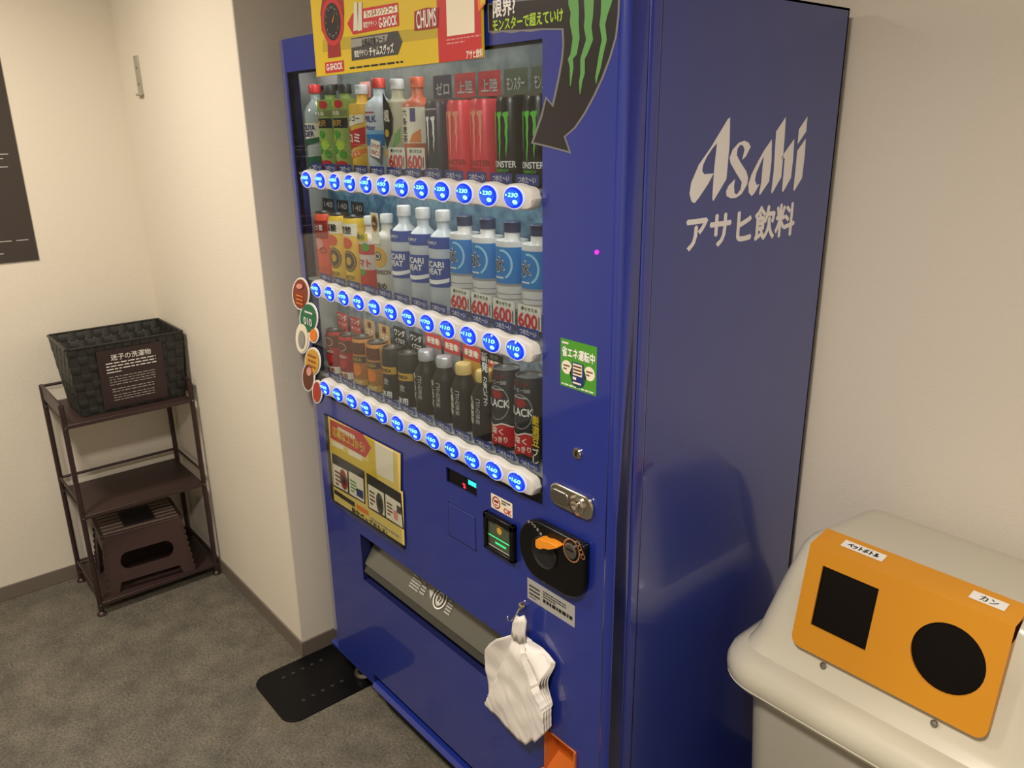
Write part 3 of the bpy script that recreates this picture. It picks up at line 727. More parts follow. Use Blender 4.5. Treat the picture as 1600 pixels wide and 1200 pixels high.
def wrap(root, r, z0, z1, m, name='label_band'): return revolve(root, name, [(r + .0004, z0), (r + .0004, z1)], m, 32)
def cprint(r): return Pr(cyl_sheet(r + .0006), .007)
def claws(p, top, h, m, w=.0065, gap=.0125, three=True):
    w *= 1.35; gap *= 1.1
    for j, (dx, hh) in enumerate(((-gap, .82), (0, 1.0), (gap, .9))):
        pts = [(-.55, 0), (.55, .02), (.60, -.05), (.34, -.12), (.42, -.30), (.26, -.48), (.36, -.60), (.16, -.78), (.02, -1.0), (-.10, -.80), (.02, -.60), (-.20, -.46), (-.10, -.28), (-.28, -.12), (-.75, -.05)]
        p.poly([(dx + a * w, top + b_ * h * hh) for a, b_ in pts], m, 2)
def hcard(root, m, txt, z, w=.054, h=.042, y=.010):
    """printed header card standing behind the drink"""
    q = Pr(lambda u, v, l: (u, y - l, v)); q.rect(-w / 2, z, w / 2, z + h, m, 0)
    if txt: q.text(txt, 0, z + h * .5, w * .72, h * .45, GREYP, 1, .015)
    q.build('header_card', root)

SIL = mat('can_silver', (188, 188, 190), .35, .6)
CAPR = mat('cap_red', (206, 48, 50), .4); CAPO = mat('cap_orange', (218, 90, 50), .4); CAPW = mat('cap_white', (206, 206, 204), .5); CAPN = mat('cap_navy', (34, 48, 84), .5); CAPD = mat('cap_dark', (52, 54, 48), .5); CAPG = mat('cap_gold', (186, 160, 96), .4)

# ---- top row
t = drink(0, 0, 'drink_bottle', 'clear cider bottle with red cap and green swoosh, leftmost in top row', 'bottle')
pet(t, mat('cider_clear', (176, 186, 184), .15, coat=.5), CAPR, .031); wrap(t, .031, .078, .116, CREAM); p = cprint(.031)
p.text('MITSUYA', .002, .106, .050, .012, NAVY, 2, .03); p.text('CIDER', .002, .091, .044, .012, NAVY, 2, .03)
p.poly([(-.03, .058), (.038, .072), (.038, .084), (-.01, .078), (-.03, .066)], DKGREEN, 2); p.poly([(-.02, .010), (.038, .018), (.038, .040), (-.02, .034)], DKGREEN, 2); p.build('label_print', t)
GRN = mat('grape_green', (150, 172, 88), .5)
for i in (1, 2):
    t = drink(0, i, 'drink_bottle', ('left' if i == 1 else 'right') + ' of two green fruit juice bottles with red apple picture in top row', 'bottle', 'green fruit juice bottles')
    pet(t, GRN, CAPD, .031, .200, .78); wrap(t, .031, .010, .168, GRN); p = cprint(.031)
    p.rect(-.034, .104, .034, .126, INK, 1, 8); p.text('贅沢', .004, .115, .030, .013, GOLD, 2); p.rect(-.034, .130, .034, .144, mat('label_olive', (120, 128, 70), .5), 1, 8); p.text('青森', .004, .137, .024, .010, CREAM, 2)
    for (u, v, r_, mm) in ((.012, .066, .0125, LIME), (-.008, .056, .012, GREEN), (.018, .045, .010, GREEN), (-.012, .082, .011, LIME), (.004, .090, .010, GREEN), (.012, .018, .018, RED), (-.014, .020, .014, DKRED), (.014, .156, .012, RED), (-.008, .158, .011, LIME)): p.ell(u, v, r_, r_ * (.9 if mm is not RED else .75), mm, 2, 16)
    p.build('label_print', t)
t = drink(0, 3, 'drink_bottle', 'yellow and red orange-juice bottle with bold white lettering in top row', 'bottle')
pet(t, mat('juice_yellow', (232, 186, 74), .4), CAPW, .031, .195, .76); p = cprint(.031)
p.poly([(-.034, .100), (.034, .116), (.034, .132), (-.034, .128)], CREAM, 1); p.text('バンゴー', .002, .124, .045, .012, INK, 2)
p.poly([(-.034, .050), (.034, .070), (.036, .106), (0, .098), (-.034, .108)], RED, 1); p.text('コミ', .004, .082, .036, .018, WHITE, 2, .03); p.poly([(-.034, .028), (.036, .050), (.036, .060), (-.034, .046)], ORANGE, 1); p.text('さい', .004, .050, .030, .013, CREAM, 2); p.build('label_print', t); hcard(t, PINK, '新', .168, .045, .034)
t = drink(0, 4, 'drink_bottle', 'milky white and blue bottle with coral cap in top row', 'bottle')
pet(t, mat('milk_white', (206, 212, 216), .4), mat('cap_coral', (226, 84, 70), .4), .0325, .205, .70); wrap(t, .0325, .066, .090, LBLUE); p = cprint(.0325)
p.rect(-.04, .090, .04, .098, mat('pale_blue_print', (130, 178, 214), .5), 1, 8); p.text('MILK', .006, .122, .036, .013, NAVY, 2, .02); p.text('Water', .006, .104, .030, .010, PBLUE, 2); p.lines(-.01, .132, .02, .138, 1, RED, 2); p.build('label_print', t)
t = drink(0, 5, 'drink_bottle', 'pale green tea bottle with a dark leaf-shaped emblem in top row', 'bottle')
pet(t, mat('tea_pale', (178, 176, 146), .4), CAPW, .0325, .200, .74); p = cprint(.0325)
p.poly([(-.006, .176), (.012, .150), (.022, .122), (.018, .092), (0, .060), (-.012, .085), (-.014, .130)], mat('leaf_dark', (44, 42, 34), .5), 1); p.text('颯', .003, .126, .018, .024, CREAM, 2, .01); p.ell(.002, .092, .007, .008, GOLD, 2, 14)
p.poly([(.016, .060), (.034, .075), (.036, .105), (.022, .090)], GREEN, 1); p.poly([(-.03, .045), (.036, .045), (.036, .060), (-.03, .056)], GOLD, 1); p.build('label_print', t)
t = drink(0, 6, 'drink_bottle', 'barley tea bottle with orange cap and white upright label in top row', 'bottle')
pet(t, mat('barley_brown', (196, 88, 46), .35), CAPO, .0325, .200, .70); wrap(t, .0325, .072, .142, CREAM); p = cprint(.0325)
p.vtext('六条麦茶', -.002, .139, .0150, INK, 2, .02); p.rect(.014, .114, .026, .140, NAVY, 1); p.poly([(.010, .074), (.036, .074), (.036, .100), (.018, .090)], ORANGE, 2); p.build('label_print', t)
t = drink(0, 7, 'drink_can', 'dark violet energy drink can with white claw mark in top row', 'can')
VIO = mat('can_violet', (36, 34, 58), .35, .2); can(t, VIO); p = cprint(.0285); claws(p, .122, .074, WHITE, .0055, .0125); p.text('ENERGY', .006, .022, .032, .005, WHITE, 2); p.lines(-.01, .134, .022, .139, 1, PALE, 2); p.build('label_print', t); hcard(t, VIO, 'ゼロ', .150, .062, .05)
for i in (8, 9):
    t = drink(0, i, 'drink_can', ('left' if i == 8 else 'right') + ' of two red energy drink cans in top row', 'can', 'red energy drink cans')
    CR = mat('can_red', (226, 62, 74), .35, .1); can(t, CR); p = cprint(.0285); claws(p, .130, .086, mat('claw_coral', (238, 150, 120), .5), .0075, .0130); p.text('MONSTER', .004, .038, .056, .010, DKRED, 2, .02); p.text('ENERGY', .004, .027, .030, .005, DKRED, 2); p.text('375', .002, .012, .014, .006, DKRED, 2); p.build('label_print', t); hcard(t, DKRED, '上陸', .150, .066, .05)
for i in (10, 11):
    t = drink(0, i, 'drink_can', ('left' if i == 10 else 'right') + ' of two black energy drink cans with green claw mark in top row', 'can', 'black energy drink cans')
    CB = mat('can_black', (20, 22, 20), .3, .2); can(t, CB); p = cprint(.0285); claws(p, .126, .086, CLAWG, .0070, .0130); p.text('MONSTER', .004, .038, .056, .011, WHITE, 2, .02); p.text('ENERGY', .004, .027, .030, .005, CLAWG, 2); p.build('label_print', t); hcard(t, mat('card_moss', (62, 70, 52), .5), 'モンスター', .150, .066, .05)

# ---- middle row
t = drink(1, 0, 'drink_can', 'red and orange sparkling drink can, leftmost in middle row', 'can')
can(t, mat('can_coral', (226, 88, 60), .4), .0290, .170); p = cprint(.029); p.rect(-.034, .105, .034, .150, DKRED, 1, 8); p.text('三ツ星', .004, .132, .036, .013, WHITE, 2); p.ell(.006, .092, .014, .014, PINK, 2); p.text('オレンジ', .004, .028, .040, .011, DKRED, 2); p.ring(.018, .075, .010, .008, .002, DGREY, 2); p.build('label_print', t); hcard(t, INK, '140', .172, .060, .030)
for i in (1, 2):
    t = drink(1, i, 'drink_can', ('left' if i == 1 else 'right') + ' of two yellow carbonated drink cans with dark round badge in middle row', 'can', 'yellow carbonated drink cans')
    can(t, mat('can_yellow', (232, 192, 66), .4), .0290, .170); p = cprint(.029); p.rect(-.036, .124, .036, .154, CREAM, 1, 8); p.text('炭酸', .004, .138, .034, .018, INK, 2, .02); p.ell(.004, .107, .017, .014, mat('badge_red', (214, 74, 44), .5), 2); p.ell(.008, .064, .021, .026, mat('badge_brown', (74, 58, 40), .5), 2); p.ring(.008, .064, .018, .023, .002, GOLD, 3); p.ell(.008, .064, .008, .010, GOLD, 3); p.text('MATCH', .002, .024, .036, .010, BROWN, 2, .02); p.build('label_print', t); hcard(t, INK, '140', .172, .060, .030)
t = drink(1, 3, 'drink_bottle', 'tomato juice bottle with red tomato label and yellow tag in middle row', 'bottle')
pet(t, mat('tomato_pale', (214, 198, 186), .4), CAPW, .0310, .175, .66); wrap(t, .031, .004, .052, mat('tomato_red', (196, 36, 36), .4)); wrap(t, .031, .088, .112, RED); p = cprint(.031)
p.text('トマト', .004, .068, .046, .018, RED, 2, .03); p.ell(.004, .046, .010, .008, GREEN, 3, 12); p.ell(.016, .106, .012, .010, GREEN, 3, 12); p.rect(-.030, .120, .024, .138, YELLOW, 4, 6); p.text('太陽の', -.003, .129, .038, .012, DKGREEN, 5, .02); p.build('label_print', t)
t = drink(1, 4, 'drink_bottle', 'clear sparkling water bottle with gold seal and cream label in middle row', 'bottle')
pet(t, mat('cream_body', (206, 202, 188), .4), CAPW, .0310, .185, .70); p = cprint(.031)
p.ell(.004, .090, .024, .024, GOLD, 1); p.ell(.002, .092, .012, .010, DGREY, 2); p.ring(.002, .092, .009, .007, .002, CREAM, 3); p.text('WILKINSON', .006, .056, .056, .010, INK, 2, .02); p.text('強め', .008, .024, .030, .015, INK, 2, .02); p.build('label_print', t)
q = Pr(lambda u, v, l: (u, -.034 - l, v)); q.rect(-.014, .120, .020, .190, CREAM, 0); q.ell(.003, .166, .014, .020, GOLD, 1); q.ell(.003, .166, .011, .016, BROWN, 2); q.text('No.1', .003, .166, .016, .008, CREAM, 3); q.build('header_card', t)
for i in (5, 6, 7):
    t = drink(1, i, 'drink_bottle', ['first', 'second', 'third'][i - 5] + ' from the left of three ion drink bottles with blue bands in middle row', 'bottle', 'blue banded ion drink bottles')
    pet(t, mat('sweat_clear', (190, 196, 200), .25), CAPW, .0325, .208, .68, .0130, .022, .0155); wrap(t, .0325, .052, .112, PBLUE); wrap(t, .0325, .132, .156, PBLUE); p = cprint(.0325)
    p.text('POCARI', 0, .100, .058, .012, WHITE, 2, .03); p.text('SWEAT', 0, .085, .050, .012, WHITE, 2, .03); p.poly([(-.04 + .01 * j, .072 - .005 * math.sin(j * math.pi / 8)) for j in range(9)] + [(.04 - .01 * j, .064 - .006 * math.sin((8 - j) * math.pi / 8)) for j in range(9)], WHITE, 2); p.text('ION SUPPLY', -.004, .144, .040, .006, WHITE, 2); p.build('label_print', t)
for i in (8, 9, 10, 11):
    t = drink(1, i, 'drink_bottle', ['first', 'second', 'third', 'fourth'][i - 8] + ' from the left of four white water bottles with sky blue label in middle row', 'bottle', 'water bottles with blue label')
    pet(t, mat('water_white', (214, 212, 208), .3), CAPN, .0315, .203, .80, .0145, .020, .0160); wrap(t, .0315, .090, .158, LBLUE); p = cprint(.0315)
    p.text('水', .000, .126, .025, .028, WHITE, 3, .03); p.text('水', .000, .126, .024, .026, INK, 4, .008); p.ring(.006, .126, .022, .028, .004, mat('sky_print', (150, 208, 232), .5), 2, 24, -1.2, 1.8); p.rect(-.045, .086, .045, .090, GREYP, 1, 10); p.lines(-.012, .098, .010, .104, 1, WHITE, 2)
    for z in (.020, .034, .060, .070): p.rect(-.045, z, .045, z + .0015, GREYP, 1, 10)
    p.build('label_print', t)

# ---- bottom row
for i in (0, 1):
    t = drink(2, i, 'drink_can', ('left' if i == 0 else 'right') + ' of two red coffee cans at the left of bottom row', 'can', 'red coffee cans')
    can(t, mat('coffee_red', (178, 40, 44), .4), .0270, .120); p = cprint(.027); p.rect(-.034, .075, .034, .108, BROWN, 1, 8); p.ring(.004, .09, .016, .012, .002, PINK, 2); p.text('WONDA', .004, .064, .030, .007, CREAM, 2, .02); p.ell(.006, .045, .014, .012, RED, 2); p.rect(-.034, .003, .034, .022, CREAM, 1, 8); p.text('専用', .004, .0125, .028, .014, DKRED, 2, .02); p.build('label_print', t)
    q = Pr(lambda u, v, l: (u, .022 - l, v)); q.rect(-.028, .112, .028, .160, mat('card_red', (190, 56, 56), .5), 0); q.text('ワンダ', 0, .148, .046, .015, CREAM, 1, .02); q.text('モーニング', 0, .130, .044, .009, CREAM, 1, .02); q.build('header_card', t)
for i in (2, 3):
    t = drink(2, i, 'drink_can', ('left' if i == 2 else 'right') + ' of two golden brown coffee cans in bottom row', 'can', 'golden coffee cans')
    can(t, mat('coffee_gold', (196, 132, 66), .4), .0275, .128); p = cprint(.0275); p.rect(-.034, .086, .034, .116, BROWN, 1, 8); p.rect(-.034, .064, .034, .080, DGREY, 1, 8); p.text('WONDA', .004, .072, .036, .009, GOLD, 2, .02); p.ell(.006, .045, .015, .016, ORANGE, 2); p.rect(-.034, .004, .034, .020, GOLD, 1, 8); p.text('極コク', .004, .012, .034, .011, CREAM, 2, .02); p.build('label_print', t)
    q = Pr(lambda u, v, l: (u, .022 - l, v)); q.rect(-.026, .118, .026, .165, mat('card_tan', (206, 164, 110), .5), 0); q.text('極', 0, .153, .018, .016, BROWN, 1, .02); q.text('コク', 0, .134, .036, .014, CREAM, 1, .02); q.build('header_card', t)
for i in (4, 5):
    t = drink(2, i, 'drink_can', ('left' if i == 4 else 'right') + ' of two black coffee cans with gold band in bottom row', 'can', 'black coffee cans with gold band')
    can(t, mat('coffee_black', (40, 38, 38), .4), .0275, .128); p = cprint(.0275); p.rect(-.034, .066, .034, .084, GOLD, 1, 8); p.text('WONDA', .004, .075, .036, .009, INK, 2, .02); p.text('金', .006, .048, .016, .016, PALE, 2); p.rect(-.034, .004, .034, .026, INK, 1, 8); p.text('専用', .004, .015, .032, .016, WHITE, 2, .02); p.build('label_print', t)
    q = Pr(lambda u, v, l: (u, .022 - l, v)); q.rect(-.028, .118, .028, .172, INK, 0); q.text('ワンダ', 0, .158, .046, .016, WHITE, 1, .02); q.text('イプロマ', 0, .138, .042, .012, WHITE, 1, .02); q.build('header_card', t)
for i in (6, 7, 8, 9):
    g_ = i < 8
    t = drink(2, i, 'drink_bottle', ('left' if i in (6, 8) else 'right') + (' of two black coffee bottles with grey base in bottom row' if g_ else ' of two black coffee bottles with golden base in bottom row'), 'bottle', 'dark coffee bottles')
    r = .0285
    revolve(t, 'bottle', [(0, 0), (r, .002), (r, .092), (r * .9, .104), (.017, .122), (.0165, .128)], mat('coffee_bottle', (34, 30, 28), .35), m_at=(lambda z: SIL if z < .026 else MATS['coffee_bottle']) if g_ else (lambda z: MATS['gold_print'] if z < .026 else MATS['coffee_bottle']))
    revolve(t, 'cap', [(.018, .126), (.018, .146), (.016, .149), (0, .149)], SIL if g_ else CAPG)
    p = cprint(r)
    p.vtext('BLACK' if g_ else '丸福珈琲', -.008, .098, .011 if g_ else .014, CREAM, 2, .01)
    p.vtext('コクの深煎', .010, .094, .010, PALE, 2, .01); p.build('label_print', t)
    q = Pr(lambda u, v, l: (u, .022 - l, v)); q.rect(-.031, .150, .031, .182, mat('card_scarlet', (198, 52, 50), .5), 0); q.text('新登場!', 0, .166, .048, .015, CREAM, 1, .03)
    q.rect(-.031, .03, .031, .150, GREYP if g_ else GOLD, 0); q.build('header_card', t)
for i in (10, 11):
    t = drink(2, i, 'drink_can', ('left' if i == 10 else 'right') + ' of two tall black coffee cans with red wave at the right of bottom row', 'can', 'tall black coffee cans')
    r = .0300; can(t, mat('coffee_tall', (44, 44, 46), .35), r, .172); p = cprint(r)
    p.text('BLACK', .005, .104, .054, .016, WHITE, 4, .02); p.ring(.005, .104, .027, .036, .002, GREYP, 2); p.ell(.005, .122, .014, .009, DKRED, 3); p.lines(-.012, .130, .022, .136, 1, PALE, 3)
    wv = [(-.042 + .0084 * j, .056 + .004 * math.sin(j * 1.1)) for j in range(11)]; wl = [(-.042 + .0084 * j, .014 + .004 * math.sin(j * 1.1 + 1)) for j in range(11)]
    p.poly(wv + wl[::-1], RED, 2); p.text('深く', .004, .044, .030, .013, CREAM, 3, .02); p.text('すっきり', .006, .027, .042, .012, CREAM, 3, .02); p.poly([(a, b_ + .003) for a, b_ in wv] + wv[::-1], CREAM, 3)
    p.text('ブラック', .002, .160, .040, .010, DKRED, 2, .02); p.text('コーヒー500', .004, .148, .044, .008, PALE, 2); p.build('label_print', t)

# ---- price cards and film strips just behind the glass
def price_card(u, v, label):
    y = .0125; a = F(u, v, y); w, h = .064, .043
    t = thing('price_card', label, 'price card', (a[0], y, a[1] - h / 2), 0, 'cards reading 600')
    MB().box(-w / 2, w / 2, 0, .0008, 0, h, mat('card_pale', (214, 208, 200), .5)).build('card', t)
    p = Pr(lambda u, v, l: (u, -l, v)); p.poly(rrect(-w / 2 + .003, w / 2 - .002, h * .70, h * .98, .004, 3), mat('card_beige', (222, 220, 200), .5), 1); p.text('凍らせた水', 0, h * .84, w * .72, h * .17, INK, 2)
    p.text('600', -w * .06, h * .34, w * .80, h * .58, RED, 2, .035); p.rect(w * .40, h * .08, w * .44, h * .6, INK, 2); p.build('card_print', t)
price_card(620, 247, 'price card reading 600 in front of the tea bottle with dark leaf emblem')
price_card(650, 248, 'price card reading 600 in front of the barley tea bottle')
for i, (u, v) in enumerate(((719, 467), (752, 476), (787, 486), (827, 496))):
    price_card(u, v, 'price card reading 600 below the ' + ['first', 'second', 'third', 'fourth'][i] + ' white water bottle from the left')
y = .0115
t = thing('small_card', 'small white card with red writing leaning by the milky blue bottle', 'price card', (F(586, 247, y)[0], y, F(586, 247, y)[1]), 0)
o = MB().box(-.021, .021, 0, .0008, 0, .040, WHITE).build('card', t); o.rotation_euler = (0, .17, 0)
p = Pr(lambda u, v, l: (u, -l, v)); p.rect(-.021, 0, .021, .040, NAVY, .4); p.rect(-.019, .002, .019, .038, CREAM, 1); p.text('カラダ', 0, .026, .030, .010, RED, 2, .02); p.text('カルピス', 0, .012, .030, .010, RED, 2, .02)
o2 = p.build('card_print', t); o2.rotation_euler = (0, .17, 0)
a0, a1 = F(757, 552, y), F(758, 640, y)
t = thing('film_strip', 'narrow black strip of upright white and gold writing before the coffee bottles', 'sign', (a0[0], y, a1[1]))
h = a0[1] - a1[1]
p = Pr(lambda u, v, l: (u, -l, v)); p.rect(-.011, -.004, .011, h + .006, INK, 0); p.rect(.011, h - .010, .058, h + .006, INK, 0); p.vtext('新発', 0, h + .002, .019, WHITE, 1, .03); p.vtext('力強いコク', 0, h - .048, (h - .055) / 5.6, WHITE, 1, .02); p.text('発売', .030, h - .002, .026, .009, PALE, 1); p.build('film', t)
a0, a1 = F(837, 650, y), F(838, 748, y)
t = thing('film_strip', 'narrow black strip of upright yellow writing before the rightmost coffee can', 'sign', (a0[0], y, a1[1]))
h = a0[1] - a1[1]
p = Pr(lambda u, v, l: (u, -l, v)); p.rect(-.010, -.004, .010, h + .004, INK, 0); p.rect(-.066, .0, -.010, .016, INK, 0); p.vtext('厳選豆', 0, h, .019, YELLOW, 1, .02); p.vtext('ブレンド', 0, h - .066, .016, CREAM, 1, .02); p.text('THE BLACK', -.036, .008, .052, .011, WHITE, 1, .03); p.build('film', t)

# ================================================================ bags on a hook
hk = F(818, 945)
HO = thing('magnet_hook', 'small chrome hook holding the white plastic bags', 'hook', (hk[0], 0, hk[1]))
b = MB().lathe([(.008, 0), (.0085, .004), (.007, .009), (.003, .0115), (0, .012)], CHROME, n=20); o = b.build('knob', HO, smooth=True); o.matrix_local = Matrix.Rotation(math.pi / 2, 4, 'X')
MB().tube([(0, -.006, .001), (-.004, -.012, -.012), (-.006, -.017, -.024), (-.008, -.026, -.031), (-.010, -.034, -.026), (-.010, -.036, -.016)], .0016, CHROME).build('wire', HO, smooth=True)
BAGM = mat('bag_white', (236, 232, 226), .45, spec=.4)
BG = thing('plastic_bag_bundle', 'bundle of white plastic carrier bags hanging from the hook on the machine', 'bag', (hk[0], -.004, hk[1] - .02))
def interp(pts, t):
    s_ = t * (len(pts) - 1); i = min(int(s_), len(pts) - 2); f_ = s_ - i
    return (pts[i][0] + (pts[i + 1][0] - pts[i][0]) * f_, pts[i][1] + (pts[i + 1][1] - pts[i][1]) * f_)
YBG = -.03
def bagpt(u, v): a = F(u, v, YBG); return (a[0] - hk[0], a[1] - hk[1] + .02)
topb = [bagpt(*q) for q in ((757, 1027), (760, 1014), (768, 1004), (780, 996), (790, 994), (800, 992), (810, 997), (820, 1006), (831, 1017), (842, 1028), (852, 1041))]
botb = [bagpt(*q) for q in ((758, 1102), (768, 1112), (780, 1124), (790, 1135), (800, 1146), (812, 1156), (822, 1164), (830, 1156), (836, 1160), (844, 1152), (850, 1146))]
NECK = bagpt(809, 985)
_l, _r = bagpt(762, 1088), bagpt(834, 1075)
PHL = math.atan2(_l[0] - NECK[0], NECK[1] - _l[1]); PHR = math.atan2(_r[0] - NECK[0], NECK[1] - _r[1])
for lay_ in range(4):
    b = MB(); rows = []; N, M = 40, 30
    for j in range(M + 1):
        t_ = j / M; row = []
        for i in range(N + 1):
            s_ = i / N; A, B = interp(topb, s_), interp(botb, s_)
            x = A[0] + (B[0] - A[0]) * t_; z = A[1] + (B[1] - A[1]) * t_
            x -= .012 * max(0, s_ - .6) / .4 * math.sin(math.pi * min(1, t_ * 1.3)) ** 2
            r_ = math.hypot(x - NECK[0], z - NECK[1]); ph = math.atan2(x - NECK[0], -(z - NECK[1]))   # folds fan out from the neck
            kL, kR = PHL, PHR + .10 * t_
            if ph < kL: dep = .010 + .026 * min(1, (kL - ph) / .55) ** .7
            elif ph > kR: dep = .012 + .030 * min(1, (ph - kR) / .35) - .034 * max(0, min(1, (ph - kR - .22) / .4))
            else: dep = .034 - .004 * abs(ph)
            dep = .016 + (dep - .016) * min(1, r_ / .05) * (1 - .45 * t_ ** 2)
            cre = pnoise.noise((x * 26, z * 20, 3.1)) * .0045 + abs(pnoise.noise((x * 60 + z * 30, z * 24, 7.7))) * .0035 * (.3 + t_)
            y_ = -dep - cre
            if lay_:
                row.append((x * (1 - .02 * lay_) + .0035 * lay_, min(y_ * (1 - .2 * lay_), -.002) , z + .004 * lay_ * t_))
            else: row.append((x, y_, z))
        rows.append(row)
    b.grid(rows, BAGM); b.build('bag', BG, smooth=True, solid=.0008)
nk = [bagpt(*q) for q in ((799, 994), (819, 1006), (800, 983), (818, 990), (801, 972), (820, 972), (806, 963), (816, 963))]
rows = []
for j in range(0, 8, 2):
    L_, R__ = nk[j], nk[j + 1]; rows.append([(L_[0] + (R__[0] - L_[0]) * i / 8, -.022 - .008 * math.sin(math.pi * i / 8) - .003 * math.cos(i * 2.2), L_[1] + (R__[1] - L_[1]) * i / 8) for i in range(9)])
MB().grid(rows, BAGM).build('bag_handle', BG, smooth=True, solid=.005)

# ================================================================ floor plate
pl = thing('floor_plate', 'black steel anchoring plate with bolt holes on the floor under the machine', 'plate', (.025, -.02, 0))
PLM = mat('plate_black', (10, 10, 12), .4, 0, spec=.2)
MB().prism(rrect(-.128, .130, -.207, .20, .045, 6, (1, 1, 0, 0)), lambda a, c, d: (a, c, d), 0.0, .005, PLM).build('plate', pl, bevel=.001)
for j in range(5):
    for sx in (-.075, .060):
        b = MB().lathe([(.0055, .0051), (.0055, .0062), (.0035, .0062), (.0035, .0052), (0, .0052)], mat('hole_ring', (70, 70, 72), .4, .5), (sx, -.125 + j * .032, 0), 14); b.build('bolt_hole', pl, smooth=True)

# ================================================================ recycling bin
BIN = thing('recycling_bin', 'cream plastic recycling bin with an orange-yellow two-hole front panel', 'bin', (1.533, .43, 0))
BINM = mat('bin_cream', (206, 202, 184), .28, coat=.25)
BODYM = mat('bin_body', (182, 178, 164), .4)
ox, oy = 1.533, .43
def ringpts(hx, y0, y1, z, r, n=8, tx=0):
    out = []
    for cx, cy, a0 in ((-hx, y0, math.pi), (hx, y0, 1.5 * math.pi), (hx, y1, 0), (-hx, y1, .5 * math.pi)):
        ccx = cx + r if cx < 0 else cx - r; ccy = cy + r if cy == y0 else cy - r
        for i in range(n + 1):
            t_ = a0 + .5 * math.pi * i / n; out.append((ccx + r * math.cos(t_), ccy + r * math.sin(t_), z))
    return out
def loft(name, rings, m, cap=(True, True), parent=BIN, **k):
    b = MB(); n = len(rings[0])
    v = [p_ for r_ in rings for p_ in r_]; f = []
    for j in range(len(rings) - 1):
        for i in range(n): f.append((j * n + i, j * n + (i + 1) % n, (j + 1) * n + (i + 1) % n, (j + 1) * n + i))
    if cap[0]: f.append(tuple(range(n - 1, -1, -1)))
    if cap[1]: f.append(tuple(range((len(rings) - 1) * n, len(rings) * n)))
    b.add(v, f, m); return b.build(name, parent, smooth=True, **k)
YB0 = YB - .008 - oy
loft('bin_body', [ringpts(.215, -.15, YB0 - .03, 0.0, .05), ringpts(.218, -.152, YB0 - .028, .01, .05), ringpts(.245, -.178, YB0 - .012, .60, .05)], BODYM)
fy = .213 - oy
rim = [(.255, .045, .585), (.285, .012, .590), (.296, .002, .602), (.2965, .0015, .6035), (.2955, .0025, .6050), (.298, .000, .612), (.298, .000, .628), (.292, .006, .645), (.278, .022, .656), (.268, .034, .660)]
loft('lid_rim', [ringpts(hx, fy + d, YB0, z, .085 - d * .6) for hx, d, z in rim], BINM)
GRIP = mat('grip_dark', (70, 68, 62), .5)
MB().box(-.3005, -.292, .06 - .05, .06 + .05, .606, .626, GRIP).build('grip_slot', BIN, bevel=.002)
MB().box(-.303, -.294, .06 - .056, .06 + .056, .600, .606, BINM).build('grip_lip', BIN, bevel=.002)
# hood: trapezoid front, sloped, with rounded shoulders
def hood_ring(hx, y0, y1, z, r): return [(x, y, q - (.12 * max(0, y + oy - .36) if z > .85 else 0)) for x, y, q in ringpts(hx, y0, y1, z, r, 6)]
hood = [(.270, .255, .655, .05), (.262, .272, .672, .045), (.255, .285, .69, .04), (.226, .306, .80, .035), (.200, .322, .880, .03), (.192, .334, .893, .028), (.182, .352, .901, .026), (.160, .380, .905, .024)]
hb = [YB0 - .002, YB0 - .004, YB0 - .006, YB0 - .014, YB0 - .03, YB0 - .05, YB0 - .075, YB0 - .11]
loft('lid_hood', [hood_ring(hx, y_ - oy, hb[i], z, r) for i, (hx, y_, z, r) in enumerate(hood)], BINM)
# opening panel
PANEL = mat('panel_yellow', (216, 148, 36), .42)
bz, tz = .708, .902
pyb, pyt = .283, .316
def pan(u, v, l):      # u from centre, v height, sloped plane facing -y
    return (u, pyb + (pyt - pyb) * (v - bz) / (tz - bz) - oy - l, v)
PX0, PX1 = -.168, .166
outline = rrect(PX0, PX1, bz, tz, .018, 5, (1, 1, 0, 0))
sq = [(-.138, .757), (-.036, .757), (-.036, .872), (-.138, .872)]
ci = [(.088 + .0565 * math.cos(2 * math.pi * i / 36), .808 + .0575 * math.sin(2 * math.pi * i / 36)) for i in range(36)]
def holed(outl, hls, l): 
    tri = tessellate_polygon([[Vector((a, b_, 0)) for a, b_ in c_] for c_ in [outl] + hls])
    allp = [q_ for c_ in [outl] + hls for q_ in c_]
    return [pan(a, b_, l) for a, b_ in allp], [tuple(t_) for t_ in tri]
b = MB(); v, f = holed(outline, [sq, ci], .010); b.add(v, f, PANEL)
for loop, d0, d1, mm in ((outline, .010, -.02, PANEL), (sq, .010, .006, PANEL), (ci, .010, .006, PANEL)):
    n = len(loop); b.add([pan(a, c_, d0) for a, c_ in loop] + [pan(a, c_, d1) for a, c_ in loop], [(i, (i + 1) % n, n + (i + 1) % n, n + i) for i in range(n)], mm)
tl = [pan(PX0, tz, .010), pan(PX1, tz, .010)]; yb2 = .362 - oy; zt2 = .9125
b.add([tl[0], tl[1], (PX1, yb2, zt2), (PX0, yb2, zt2), (PX0, yb2, zt2 - .03), (PX1, yb2, zt2 - .03), pan(PX0, tz - .03, .01), pan(PX1, tz - .03, .01)], [(0, 1, 2, 3), (2, 5, 4, 3), (0, 3, 4, 6), (1, 7, 5, 2)], PANEL)
panel = b.build('opening_panel', BIN, smooth=True, weld=True); panel['label'] = 'orange-yellow front panel with a square and a round opening'
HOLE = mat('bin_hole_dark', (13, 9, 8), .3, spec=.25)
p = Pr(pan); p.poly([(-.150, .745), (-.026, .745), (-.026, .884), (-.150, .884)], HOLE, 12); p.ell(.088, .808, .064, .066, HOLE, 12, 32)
o = p.build('hole_shade', BIN)  # dark sheets painting in the shade inside the two holes
